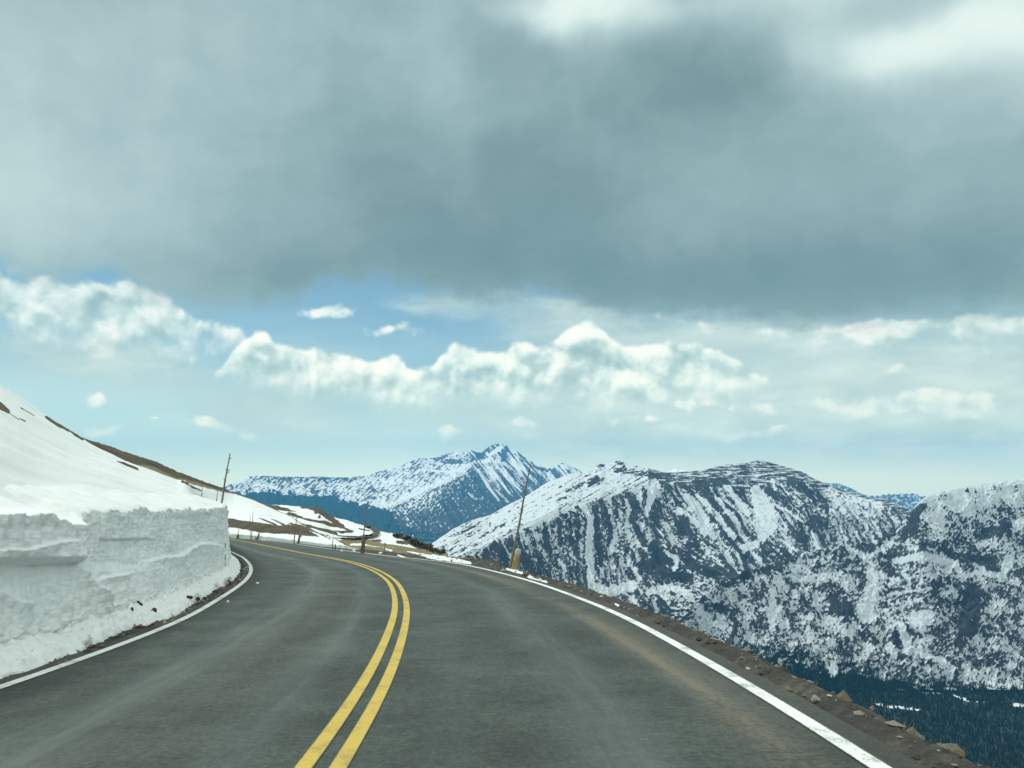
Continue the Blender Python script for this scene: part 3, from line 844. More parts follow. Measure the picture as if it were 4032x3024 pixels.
for _ in range(6):
    pp, _y = bearing_px(np.stack([lip_xy[:, 0], lip_xy[:, 1], lz], 1))
    pp = np.where(lip_xy[:, 1] < 2.5, -1500, np.clip(pp, -1500, 925))
    hh = slope_of(pp, prof(LIP, pp / K) * K)[1] * lip_xy[:, 1]
    lz = np.where(lip_xy[:, 1] < 6, road_z(lip_xy[:, 1]) + 1.5 + .01 * lip_xy[:, 1], hh)
    far = lip_xy[:, 1] > 29
    lz = np.where(far, road_z(lip_xy[:, 1]) + 2.05, lz)
Hs = smooth1(lz - road_z(bx[:, 1]), 6) + .05 * fbm(s_ * 1.1, s_ * 0, 5, 303)
lz = road_z(bx[:, 1]) + Hs
# wall profile
nq = [26, 190, 24]
rows_off, rows_z = [], []
q = np.linspace(0, 1, nq[0])[:, None]
rub = .17 + .12 * np.clip(fbm(s_ * .8, s_ * 0, 3, 305), -.5, 1) + .0 * s_
rows_off.append((-foot_out)[None] * (1 - q) * -1 * -1 + .36 * q + 0 * s_[None]); rows_z.append(rub[None] * sstep(0, 1, q) ** .8 - .03 * (q == 0))
q = np.linspace(0, 1, nq[1] + 1)[1:, None]
rows_off.append(.36 + (LEAN - .36) * q ** 1.1 + 0 * s_[None]); rows_z.append(rub[None] + (Hs - rub)[None] * q)
q = np.linspace(0, 1, nq[2] + 1)[1:, None]
rows_off.append(LEAN + 1.0 * q ** 1.3 + 0 * s_[None]); rows_z.append(Hs[None] + .36 * q + 0 * s_[None])
OFF = np.concatenate(rows_off); ZH = np.concatenate(rows_z)
R0, R1 = nq[0], nq[0] + nq[1]
rid = np.arange(len(OFF))[:, None] + 0 * s_[None]
face = sstep(R0 - 6, R0 + 10, rid) * (1 - sstep(R1 - 3, R1 + 4, rid))
S2 = s_[None] + 0 * OFF
out = face * (.085 * fbm(S2 * .55, ZH * .8, 3, 311) + .016 * fbm(S2 * .35, ZH * 5.5, 4, 313) + .040 * fbm(S2 * 4.4, ZH * .7, 4, 315) + .022 * fbm(S2 * 9, ZH * 9, 4, 317)
              + .035 * np.maximum(0, rdg(S2 * 2.6, ZH * .5, 3, 319)) * sstep(.45, .95, ZH / Hs[None]))
XY0 = bx[None] + inn[None] * OFF[..., None]
wpx, wpy = bearing_px(np.concatenate([XY0, (road_z(XY0[..., 1]) + ZH)[..., None]], -1))
cx7, cy7 = wpx / .4973, (wpy - 2000) / .4973


def ledge(pts, amp, reach):
    p = np.array(pts, float)
    ly = np.interp(cx7, p[:, 0], p[:, 1]) + 14 * fbm(cx7 / 60, cx7 * 0, 4, 331)
    inside = sstep(p[0, 0] - 60, p[0, 0] + 30, cx7) * (1 - sstep(p[-1, 0] - 30, p[-1, 0] + 60, cx7))
    d = cy7 - ly
    return inside * amp * sstep(-10, 14, d) * np.exp(-np.clip(d, 0, None) / reach)


out = out + face * (ledge([(-600, 330), (0, 325), (120, 320), (230, 285), (340, 265), (470, 250)], .062, 80)
                    + ledge([(1180, 420), (1300, 385), (1420, 370), (1500, 315), (1560, 285), (1650, 272), (1740, 300)], .09, 90)
                    + ledge([(760, 560), (860, 535), (1030, 510)], .07, 90)
                    + ledge([(565, 455), (640, 500), (720, 600), (830, 665)], .10, 120)
                    + ledge([(-300, 640), (0, 650), (110, 740), (210, 745)], .10, 120)
                    + ledge([(800, 250), (1000, 245), (1220, 248)], -.05, 110)
                    + ledge([(220, 455), (400, 440), (560, 430)], -.06, 50))
# the left block stands proud of the rest
out = out + face * .16 * (1 - sstep(560, 600, cx7 + 10 * fbm(cy7 / 40, cy7 * 0, 3, 335))) * sstep(470, 380, cy7 - 40 * pn(cx7 / 90, cx7 * 0, 336))
out = out + face * .10 * sstep(520, 420, cy7) * (1 - sstep(300, 420, np.abs(cx7 - 1010))) * -.6
# knobbly rubble at the foot and a ragged cornice
rb = 1 - sstep(R0 - 2, R0 + 26, rid)
kn = fbm(S2 * 6.5, OFF * 9 + ZH * 7, 4, 341); kn2 = rdg(S2 * 3.2, OFF * 5, 3, 343)
ZH2 = ZH + rb * sstep(0, 5, rid) * (.060 * kn + .045 * np.clip(kn2, -.4, 1.2))
out = out + rb * (.06 * fbm(S2 * 5, ZH * 8, 4, 345))
top = sstep(R1 - 26, R1 - 2, rid) * (1 - sstep(R1 + 2, R1 + 14, rid))
out = out + top * (.07 * fbm(S2 * 3.0, S2 * 0, 4, 347) + .03)
ZH2 = ZH2 + sstep(R1 - 14, R1, rid) * .055 * fbm(S2 * 3.4, OFF * 1.2, 4, 349) + sstep(R1, R1 + 20, rid) * .06 * fbm(S2 * .7, OFF * .8, 3, 351)
XY = bx[None] + inn[None] * (OFF - out)[..., None]
Zw = road_z(XY0[..., 1]) + ZH2
PW = np.concatenate([XY, Zw[..., None]], -1)
dirt = .22 * sstep(.35, 0, ZH) + .40 * np.exp(-((OFF - .02) / .12) ** 2) * (rid < R0) + .25 * np.clip(stroke(cx7, cy7, [(440, 560, 40), (490, 660, 30)]), 0, 1) + .45 * np.clip(stroke(cx7, cy7, [(1625, 230, 14), (1625, 262, 14)]), 0, 1)
for c7 in ([(1090, 750, 40)], [(1220, 810, 45)], [(1540, 700, 70)], [(1800, 590, 50)], [(250, 1160, 26)], [(980, 880, 40)], [(700, 1060, 60)], [(1000, 950, 40)], [(1700, 610, 50)]):
    dirt = dirt + .26 * np.clip(stroke(cx7, cy7, c7) * 1.5, 0, 1)
snow_wall = grid_obj('snow_bank', PW, M_WALL, {'dirt': dirt, 'top': sstep(R1 - 2, R1 + 8, rid)})
tag(snow_wall, 'tall ploughed wall of old snow cut sheer along the left edge of the road', 'snow bank')
lip3 = PW[R1 + 8]                                # just behind the top edge

# ------------------------------------------------------------------ snowy hillside above the wall, round to the far side of the bend


def mat_hill():
    m, t, b, co = material('snow_and_tundra')
    sn = t.attr('snow'); gr = t.attr('grass'); rd = t.attr('soil'); bsh = t.attr('bank_shade')
    n1 = t.noise(co, 1.3, 5, .65); n2 = t.noise(co, .35, 4, .6); n3 = t.noise(co, 6.0, 7, .8)
    mask = t.step(t.add(sn, t.mul(t.m('SUBTRACT', n1, .5), .55), t.mul(t.m('SUBTRACT', n2, .5), .4)), .42, .56)
    st = t.noise(t.vm('MULTIPLY', co, (1.1, .13, 1.1)), 1.0, 5, .62); st2 = t.noise(t.vm('MULTIPLY', co, (.25, .05, .25)), 1.0, 4, .6)
    w = t.add(t.mul(st, .6), t.mul(st2, .4))
    sc = t.ramp(w, [(.34, (.64, .68, .672, 1)), (.45, (.75, .78, .77, 1)), (.58, (.80, .83, .82, 1))])
    sc = t.mix(t.mul(bsh, t.step(n1, .25, .6, .55, 1.0)), sc, (.40, .44, .435, 1))  # shade of the far bank's face, painted grey into the snow colour
    tw = t.noise(t.vm('MULTIPLY', co, (.5, .12, .9)), 1.0, 5, .65)
    tun = t.ramp(t.add(t.mul(tw, .6), t.mul(n3, .4)), [(.34, (.035, .026, .017, 1)), (.5, (.075, .056, .032, 1)), (.66, (.145, .115, .06, 1))])
    grs = t.ramp(t.add(t.mul(n1, .4), t.mul(n3, .6)), [(.35, (.10, .082, .042, 1)), (.52, (.21, .178, .098, 1)), (.68, (.34, .295, .17, 1))])
    soil = t.ramp(t.add(t.mul(n3, .7), t.mul(n1, .3)), [(.35, (.022, .021, .018, 1)), (.5, (.056, .053, .045, 1)), (.68, (.14, .13, .108, 1))])
    g = t.mix(t.step(t.add(gr, t.mul(t.m('SUBTRACT', n1, .5), .5)), .4, .6), tun, grs)
    g = t.mix(t.step(t.add(rd, t.mul(t.m('SUBTRACT', n3, .5), .5)), .4, .6), g, soil)
    c = t.mix(mask, g, sc)
    t.l.new(c, b.inputs['Base Color']); b.inputs['Roughness'].default_value = .85
    bump(t, b, t.add(t.mul(n3, .5), t.mul(st, .6), t.mul(n1, .3)), .6, .12)
    return m


M_HILL = mat_hill()
SKYH = [(-600,500),(-520,553),(-200,725),(0,833.7),(41,858),(82,887),(104,899),(128,914),(150,930),(175,945.5),(191,951),(237,964),(286,981),(338,997),(382,1018),(436,1038),(477,1052),(505,1064),(546,1079),(578,1093),(603,1104),(632,1117),(662,1138),(687,1150),(712,1158),(740,1171),(762,1183),(790,1200)]
DSKY = [(-600,36),(-520,40),(0,62),(175,92),(330,122),(505,150),(603,150),(632,132),(662,112),(712,78),(762,52),(790,47)]
BND = [(-600,501),(-520,554),(-200,726),(0,834.5),(41,859),(104,901),(150,932),(175,947),(191,958),(218,973),(245,985),(273,1000),(314,1015),(355,1031),(382,1042),(404,1043),(436,1052),(464,1060),(505,1067),(546,1081),(603,1105.5),(632,1118.5),(662,1139.5),(712,1159.5),(762,1184.5),(790,1201)]
BANK = np.array([(700,2104,125),(850,2103,112),(922,2103,99.5),(1008,2110,90),(1081,2117,80),(1160,2128,69.2),(1262,2140,57.3),(1381,2152,49.2),(1440,2168,46.5)], float)


def hillside():
    cx = np.linspace(-560, 786, 980); px = cx * K
    lp, _ = bearing_px(lip3); okl = (lip3[:, 1] > 3.0) & (np.arange(NS) <= np.argmax(np.where(lip3[:, 1] > 3, lp, -9e9)))
    o = np.argsort(lp[okl])
    # the ground just behind the wall top, per bearing
    L = np.stack([np.interp(px, lp[okl][o], lip3[okl][o][:, j]) for j in range(3)], 1)
    L = smooth1(L, 90)
    a, _ = slope_of(px, px * 0 + 2000)
    L[:, 0] = a * L[:, 1]; L[:, 2] -= .06
    sky = surveyed(px, prof(SKYH, cx) * K, prof(DSKY, cx))
    yb = prof(BND, cx); bnd = surveyed(px, yb * K, prof(DSKY, cx) * (1 - np.clip(.0065 * (yb - prof(SKYH, cx)), .004, .3)))
    bk = surveyed(px, np.interp(px, BANK[:, 0], BANK[:, 1]), np.interp(px, BANK[:, 0], BANK[:, 2]))
    right = sstep(888, 906, px)[:, None]

    def at(D, z):
        return np.stack([a * D, D + 0 * a, z + 0 * a], 1)
    Db = bk[:, 1]
    w = sstep(395, 492, cx)[:, None]
    A = [L + (bnd - L) * f + np.array([0, 0, h]) for f, h in ((.08, .04), (.34, .25), (.70, .35))]
    cr = L.copy(); cr[:, :2] *= (1 + 4.5 / np.hypot(L[:, 0], L[:, 1]))[:, None]; cr[:, 2] += .05
    d1 = at(L[:, 1] + 13, road_z(L[:, 1] + 13) - .9)
    Bc = [cr, d1, bk]
    cur = [A[k] * (1 - w) + Bc[k] * w for k in range(3)]
    R = [at(18, road_z(18) - 1.4), at(Db - 9, road_z(Db - 9) - 1.0), at(Db - .55, road_z(Db - .55) - .30)]
    lip0 = L * (1 - right) + R[0] * right
    c1 = cur[0] * (1 - right) + R[1] * right; c2 = cur[1] * (1 - right) + R[2] * right; c3 = cur[2] * (1 - right) + bk * right
    back = behind(sky, 60, 12)
    P = loft(cx, [lip0, c1, c2, c3, bnd, sky, back], [24, 50, 60, 190, 40, 14], [1, 1, 1, 1, 1, 1])
    n, m = P.shape[:2]
    row = np.arange(n)[:, None] + 0 * cx[None]
    rb_, rs_ = 324, 364
    sx, sy = zpx(P)
    D = P[..., 1]
    amp = sstep(0, 30, row) * (1 - sstep(rs_ - 6, rs_ + 4, row) * .7)
    bankz = sstep(888, 906, px)[None] * (1 - sstep(134, 200, row))
    P[..., 2] += amp * (1 - bankz) * (.22 * fbm(P[..., 0] / 9, D / 26, 4, 401) + .05 * fbm(P[..., 0] / 1.6, D / 6, 3, 405)) + .07 * fbm(P[..., 0] / 1.5, D / 3, 3, 409) * sstep(100, 134, row) * bankz
    P[rs_ - 4:rs_ + 3, :, 2] += (.12 * fbm(cx / 9, cx * 0, 5, 411))[None] * (cx > 100)[None]
    e = 1.6 * fbm(sx / 6, sy / 3, 4, 421); wx, wy = sx + 2 * e, sy + e
    tun = sstep(rb_ - 3, rb_ + 5, row + 7 * fbm(sx / 9, sy / 4, 4, 425)) * sstep(120, 180, sx)
    snow = 1.05 - 1.1 * tun
    Q1 = lambda p: [(x * .2728, 795.5 + y * .2728, r * .2728) for x, y, r in p]
    Q9 = lambda p: [((900 + x * .18083) / K, (2040 + y * .18083) / K, r * .18083 / K) for x, y, r in p]
    for s in (Q1([(930, 745, 5), (1010, 775, 9), (1090, 806, 5)]), Q1([(1440, 900, 8), (1590, 968, 7)]), Q1([(168, 320, 5), (220, 345, 8), (270, 377, 6)]), Q1([(-200, 200, 60), (0, 295, 34), (60, 335, 22)]), Q1([(70, 345, 4), (150, 405, 4)]), Q1([(160, 392, 4), (198, 412, 7)]), Q1([(365, 388, 9), (470, 455, 12), (560, 500, 8), (650, 560, 12)]),
              Q9([(-200, 85, 105), (130, 105, 105), (400, 155, 108), (700, 210, 112), (1000, 250, 90), (1300, 240, 104), (1600, 280, 88), (1930, 378, 20)]), Q9([(690, -5, 14), (900, 95, 22), (1200, 245, 24)]), Q9([(930, 0, 12), (1130, 110, 18), (1260, 180, 24)]), Q9([(1330, 120, 16), (1600, 190, 22), (1900, 300, 10)]), Q9([(1780, 230, 10), (2000, 330, 18), (2195, 460, 12)]), Q9([(1960, 220, 14), (2150, 290, 20), (2212, 320, 14)]), Q9([(2080, 190, 10), (2212, 250, 14)])):
        snow = np.minimum(snow, 1.0 - 1.25 * np.clip(stroke(wx, wy, s) * 2.2 + .35, 0, 1))
    grass = .80 * tun * sstep(rs_ - 2, rb_, row) * sstep(250, 330, sx) + .35 * np.clip(stroke(wx, wy, Q9([(100, 50, 50), (700, 150, 40)])), 0, 1)
    o_ = struct(grid_obj('hill', P, M_HILL, {'snow': snow, 'grass': grass, 'soil': 0 * snow, 'bank_shade': (sstep(888, 906, px)[None] * sstep(70, 100, row) * (1 - sstep(132, 138, row)))}, flip=True))  # last attribute paints shade on the bank's road-facing rows
    return o_, P


hill, P_HILL = hillside()

# ------------------------------------------------------------------ lower hill beyond, with the road coming round it
SKYD = [(500,1086),(570,1090),(610,1091),(650,1094.5),(677,1094.5),(690,1098),(702,1105),(714,1115),(732,1120),(749,1123.5),(769,1131),(796,1137.5),(812,1143),(826,1147),(853,1152.5),(870,1158),(885,1163),(905,1172),(945,1186),(975,1200),(1030,1225)]


def far_hill():
    cx = np.linspace(505, 1026, 520); px = cx * K
    sky = surveyed(px, prof(SKYD, cx) * K, prof([(500, 540), (650, 480), (714, 400), (769, 340), (826, 290), (905, 235), (975, 180), (1030, 150)], cx))
    low = surveyed(px, prof([(500, 1140), (600, 1160), (700, 1190), (762, 1208), (860, 1214), (965, 1226), (1030, 1240)], cx) * K, prof([(500, 135), (762, 122), (900, 105), (1030, 95)], cx))
    P = loft(cx, [behind(sky, 260, 190), behind(sky, 40, 12), sky, low], [10, 8, 260], [1, 1, .8])
    n, m = P.shape[:2]
    sx, sy = zpx(P); row = np.arange(n)[:, None] + 0 * cx[None]
    P[..., 2] += (.9 * fbm(P[..., 0] / 30, P[..., 1] / 60, 4, 431)) * sstep(18, 60, row) + (.35 * fbm(cx / 8, cx * 0, 4, 433))[None] * sstep(40, 18, row) * sstep(0, 12, row)
    e = 1.2 * fbm(sx / 6, sy / 2.2, 4, 441); wx, wy = sx + 3 * e, sy + e
    snow = .92 + .30 * fbm((sx - .6 * sy) / 16, (sy - .12 * sx) / 2.0, 4, 443)
    Q2 = lambda p: [(438.9 + x * .248, 932.6 + y * .248, r * .248) for x, y, r in p]
    for s in ([(540, 645, 14), (650, 662, 22), (750, 690, 18), (800, 700, 8)], [(860, 655, 12), (960, 662, 24), (1060, 715, 30), (1130, 765, 24), (1220, 825, 14)], [(740, 712, 8), (860, 738, 10)], [(830, 740, 8), (960, 775, 16), (1090, 800, 24), (1220, 835, 14)], [(1010, 740, 18)], [(980, 700, 18)], [(1140, 870, 8), (1200, 890, 12), (1300, 880, 12)], [(830, 800, 8), (1000, 850, 12), (1160, 900, 14)], [(1120, 800, 14), (1230, 850, 14), (1290, 880, 10)],
              [(1360, 850, 6), (1450, 870, 8)], [(1480, 948, 12), (1540, 945, 14)], [(1420, 820, 12), (1500, 850, 10), (1620, 880, 10)], [(1690, 950, 10), (1780, 960, 12)], [(1675, 900, 26), (1750, 920, 26), (1900, 990, 30), (2100, 1050, 30)]):
        snow = np.minimum(snow, 1.0 - 1.2 * np.clip(stroke(wx, wy, Q2(s)) * 2 + .2, 0, 1))
    gs = np.clip(stroke(wx, wy, Q2([(1220, 948, 18), (1420, 962, 20), (1560, 985, 22), (1800, 1025, 30), (2100, 1070, 40)])) * 2 + .4, 0, 1)
    snow = np.minimum(snow, 1.0 - 1.2 * gs)
    return struct(grid_obj('hill', P, M_HILL, {'snow': snow, 'grass': gs, 'soil': 0 * gs}, flip=True)), P


hill2, P_H2 = far_hill()


def pick(P, qx, qy):
    """the nearest visible surface point of a terrain sheet towards a measured point (4032 sheet)"""
    a, b = bearing_px(P)
    d = np.hypot(a - qx, (b - qy) * 1.6) + .004 * P[..., 1]
    return P.reshape(-1, 3)[np.argmin(d)]


def far_road():
    c5 = [(395, 530, 7), (470, 538, 9), (560, 545, 13), (640, 544, 16), (720, 540, 20), (800, 528, 24), (870, 512, 27), (915, 492, 28), (905, 468, 30), (870, 444, 26), (825, 418, 21), (780, 392, 16), (735, 367, 11), (690, 346, 8)]
    c5 = np.array(c5, float); f = np.linspace(0, len(c5) - 1, 80)
    c5 = np.stack([np.interp(f, np.arange(len(c5)), c5[:, j]) for j in range(3)], 1)
    for j in range(3): c5[:, j] = smooth1(c5[:, j], 3)
    t_ = np.gradient(c5[:, :2], axis=0); t_ /= np.hypot(*t_.T)[:, None]
    rows = []
    for (x, y, h), (tx, ty) in zip(c5, t_):
        r = []
        for k in (-1, -.4, .4, 1):
            qx, qy = x - ty * h * k * .9, y + tx * h * k * .9
            p = pick(P_H2, 1200 + qx * .31646, 1950 + qy * .31646); r.append(p)
        rows.append(r)
    R_ = np.array(rows)
    for j in range(3):
        for k in range(4): R_[:, k, j] = smooth1(R_[:, k, j], 4)
    R_[..., 2] += .55
    m, t, b, co = material('far_asphalt')
    n = t.noise(co, .4, 4, .6)
    t.l.new(t.ramp(n, [(.3, (.06, .055, .052, 1)), (.7, (.10, .09, .085, 1))]), b.inputs['Base Color']); b.inputs['Roughness'].default_value = .9
    return struct(grid_obj('road', R_, m))


far_road()

# ------------------------------------------------------------------ gravel shoulder, grassy bench and the slope falling into the canyon
EDGE = np.array([(1908,2214),(1989,2249),(2089,2277),(2170,2295),(2310,2336),(2423,2382),(2559,2420),(2658,2480),(2813,2550),(2961,2613),(3116,2694),(3359,2815),(3529,2912),(3654,2955),(3757,3010),(3900,3090)], float)


def drop_slope():
    ea = rw + .28
    ew = lateral(np.vstack([[(2.75, -30.), (2.75, 2.)], on_road(*EDGE[::-1].T)[:, :2]]))
    ew = fill(ew, 2.4, 5.5)
    ws = np.clip(ew - ea - .06, .22, 1.5)
    sel = np.arange(int(np.argmax(CL[:, 1] > -28)), int(np.argmax(CL[:, 1] > 118)))
    up = 3
    f = np.linspace(sel[0], sel[-1], len(sel) * up)
    g = lambda a: np.interp(f, idx, a)
    c = np.stack([g(CL[:, 0]), g(CL[:, 1])], 1); nn = np.stack([g(NRM[:, 0]), g(NRM[:, 1])], 1)
    ea, ws = g(ea), g(ws); s = g(ST_)
    o = np.r_[-.6, np.linspace(-.45, 2.4, 66), np.geomspace(2.6, 75, 90), np.geomspace(80, 1250, 50)][:, None]
    bench = sstep(25, 36, c[:, 1])[None]            # beyond the bend the verge widens into a grassy shelf
    bw = (.7 + .11 * np.clip(c[:, 1] - 28, 0, None))[None]
    over = np.clip(o - ws[None], 0, None)
    steep = .80 * over - .10 * (1 - np.exp(-over / .35))
    gentle = .055 * np.clip(o, 0, None) + .62 * np.clip(o - bw, 0, None) - .62 * 1.2 * (1 - np.exp(-np.clip(o - bw, 0, None) / 1.2))
    dz = steep * (1 - bench) + gentle * bench
    near = road_z(c[:, 1])[None] - .05 + .035 * sstep(-.1, .25, o) - .10 * sstep(.0, -.25, o) - .02 * np.clip(o, 0, 1) + 0 * o
    z = near - dz
    n_ = .030 * fbm(s[None] * 2.3, o * 3, 4, 501) + .040 * rdg(s[None] * 4.2, o * 4.2, 5, 503) * sstep(.1, .5, o)
    n_ = n_ * sstep(.0, .4, o) + .35 * fbm(s[None] / 5, o / 5, 4, 505) * sstep(1.2, 6, o) + 6 * fbm(s[None] / 50, o / 60, 4, 507) * sstep(30, 120, o)
    crumb = .045 * sstep(0, .2, o) * np.clip(rdg(s[None] * 1.7, o * 1.4, 3, 509), -.6, 1.3) * np.exp(-((o - ws[None]) / .45) ** 2) * (1 - bench)
    z = np.maximum(z + n_ + crumb, -668 + 0 * o)
    # spread the far rows so the slope fans out without folding
    xy = c[None] + nn[None] * (ea[None] + o)[..., None]
    P = np.concatenate([xy, z[..., None]], -1)
    sx, sy = bearing_px(P)
    vis = P[..., 1] > 3
    e = 3 * fbm(sx / 14, sy / 7, 4, 521); wx, wy = sx + 2 * e, sy + e
    snow = -.2 + 0 * sx
    Q10 = lambda p: [(1340 + x * .18083, 2060 + y * .18083, r * .18083) for x, y, r in p]
    for q in (Q10([(1440, 600, 14), (1700, 668, 22), (1900, 712, 34), (2212, 755, 50), (2500, 800, 40)]), Q10([(1880, 742, 16), (2212, 795, 26)]), Q10([(1250, 688, 14), (1330, 725, 20), (1410, 742, 12)]), Q10([(1000, 570, 18), (1110, 592, 22)]), Q10([(230, 462, 26), (500, 465, 30), (830, 480, 24)]), Q10([(840, 488, 20), (1250, 522, 22), (1460, 548, 10)]),
              [(1700, 2190, 9), (1790, 2205, 9), (1850, 2217, 6)], [(1995, 2240, 5), (2035, 2251, 6), (2060, 2257, 4)], [(2085, 2270, 8), (2100, 2280, 6)], [(2100, 2281, 5), (2150, 2292, 6)], [(2425, 2380, 6), (2440, 2388, 5)]):
        snow = np.maximum(snow, np.where(vis, np.clip(stroke(wx, wy, q) * 2.2 + .35, -.2, 1.0), -.2))
    snow = np.maximum(snow, .15 + .55 * fbm(s[None] / 30, o / 18, 4, 523) * sstep(40, 160, o) - .6 * sstep(160, 40, o))
    grass = bench * .9 + (1 - bench) * (.10 + .35 * sstep(.25, .8, o) * fbm(s[None] * 1.5, o * 2, 3, 531))
    soil = (1 - bench) * (.85 - .5 * sstep(.4, 1.1, o)) + .9 * sstep(1.2, .2, o)
    forest_dark = sstep(120, 260, o)
    return struct(grid_obj('roadside_slope', P, M_HILL, {'snow': snow, 'grass': np.clip(grass, 0, 1), 'soil': np.clip(soil + forest_dark, 0, 1)}, flip=False)), P, ws


slope, P_SL, WS = drop_slope()


# strip of soil between the left line and the snow
def left_verge():
    a = lw - .16; b = lw - 1.9
    P, o = ribbon(a, b, 26, -.03)
    P[..., 2] += .018 * fbm(ST_[:, None] * 3, o * 5, 4, 541) + .012
    P[:, 0, 2] -= .05
    z0 = 0 * o
    return struct(grid_obj('verge', P, M_HILL, {'snow': z0 - .3 + .25 * sstep(-.5, -1.0, o - lw[:, None]), 'grass': z0, 'soil': z0 + 1}))


left_verge()

# ------------------------------------------------------------------ canyon floor and the wide ground under everything
mv, tv, bv, cov = material('canyon_floor')
sn_ = tv.attr('snow')
nv = tv.noise(cov, .03, 5, .6)
tv.l.new(tv.mix(tv.step(tv.add(sn_, tv.mul(tv.m('SUBTRACT', nv, .5), .7)), .4, .55), (.030, .042, .036, 1), (.72, .76, .78, 1)), bv.inputs['Base Color']); bv.inputs['Roughness'].default_value = .95
gx = np.linspace(-900, 4200, 340); gy = np.linspace(800, 3400, 300)
GX, GY = np.meshgrid(gx, gy)
GZ = -652 + 9 * fbm(GX / 300, GY / 200, 4, 601) + 12 * sstep(1900, 1500, GY)
PV = np.stack([GX, GY, GZ], -1)
vx, vy = bearing_px(PV)
Q11 = lambda p: [(3000 + x * .4069, 2574 + y * .4069, r * .4069) for x, y, r in p]
MEADOW = [Q11([(1550, 372, 10), (1640, 372, 16), (1720, 385, 10)]), Q11([(1840, 395, 12), (1920, 425, 20), (2020, 460, 14)]), Q11([(2080, 465, 18)]), Q11([(2150, 460, 18)]), Q11([(1100, 485, 8), (1220, 505, 22), (1330, 515, 16), (1420, 532, 20), (1550, 545, 10)]), Q11([(2420, 490, 20), (2530, 500, 20)]), Q11([(1815, 945, 20)]), Q11([(1640, 880, 9), (1625, 940, 9)])]


def meadow(x, y):
    e = 4 * fbm(x / 25, y / 9, 3, 611)
    r = np.full(np.shape(x), -9.0)
    for q in MEADOW: r = np.maximum(r, stroke(x + 2 * e, y + e, q))
    return r


struct(grid_obj('canyon_floor', PV, mv, {'snow': np.clip(meadow(vx, vy) + .3, -.3, 1)}, flip=False))
mg, tg_, bg_, cog = material('wide_ground')
tg_.l.new(tg_.ramp(tg_.noise(cog, .004, 5, .6), [(.35, (.03, .042, .04, 1)), (.6, (.06, .07, .065, 1))]), bg_.inputs['Base Color'])
an = np.linspace(0, 2 * PI, 96, endpoint=False)
rr = np.r_[5., 400, 1500, 5000, 12000, 21000]
PG = np.stack([rr[:, None] * np.cos(an), rr[:, None] * np.sin(an), -705 + 0 * rr[:, None] * an], -1)
PG = np.concatenate([PG, PG[:, :1]], 1)
struct(grid_obj('ground', PG, mg))
# ------------------------------------------------------------------ the spruce forest of the canyon: one mass of small trees


def mat_spruce():
    m, t, b, co = material('dark_spruce')
    v = t.attr('shade'); n = t.noise(co, .25, 3, .6)
    t.l.new(t.ramp(t.add(t.mul(v, .6), t.mul(n, .4)), [(.25, (.006, .013, .012, 1)), (.55, (.013, .024, .021, 1)), (.8, (.034, .046, .036, 1))]), b.inputs['Base Color'])
    b.inputs['Roughness'].default_value = .9; b.inputs['Specular IOR Level'].default_value = .1
    return m


M_SPRUCE = mat_spruce()


def spruce_template(rng, tiers=3, sides=6):
    V, T = [], []
    for k in range(tiers):
        z0 = .08 + .27 * k; z1 = min(1.0, z0 + .46); r = .20 * (1 - k / (tiers + .6))
        b0 = len(V); ph = rng.random() * 6
        for j in range(sides):
            a = ph + j * 2 * PI / sides; rj = r * (.65 + .7 * rng.random())
            V.append((rj * math.cos(a), rj * math.sin(a), z0 - .05 * rng.random()))
        V.append((.01 * rng.standard_normal(), .01 * rng.standard_normal(), z1)); ap = len(V) - 1
        for j in range(sides): T.append((b0 + j, b0 + (j + 1) % sides, ap))
    return np.array(V), np.array(T)


def forest(spots, hts):
    rng = np.random.default_rng(5)
    tv = [spruce_template(rng) for _ in range(6)]
    Vs, Ts, Sh = [], [], []; off = 0
    kind = rng.integers(0, 6, len(spots))
    for k, (V, T) in enumerate(tv):
        sel = np.where(kind == k)[0]
        if not len(sel): continue
        h = hts[sel]; ang = rng.random(len(sel)) * 6.28; fat = h * (.75 + .6 * rng.random(len(sel)))
        ca, sa = np.cos(ang)[:, None], np.sin(ang)[:, None]
        x = (V[None, :, 0] * ca - V[None, :, 1] * sa) * fat[:, None]; y = (V[None, :, 0] * sa + V[None, :, 1] * ca) * fat[:, None]
        z = V[None, :, 2] * h[:, None]
        Q = np.stack([x, y, z], -1) + spots[sel][:, None]
        Vs.append(Q.reshape(-1, 3)); Ts.append((T[None] + (np.arange(len(sel)) * len(V))[:, None, None]).reshape(-1, 3) + off); off += Q.shape[0] * Q.shape[1]
        Sh.append(np.repeat(rng.random(len(sel)), len(V)))
    o = mesh_obj('forest', np.concatenate(Vs), np.concatenate(Ts), M_SPRUCE, {'shade': np.concatenate(Sh)}, smooth=False)
    return stuff(o, 'dense dark spruce forest filling the canyon floor and climbing the slope', 'forest')


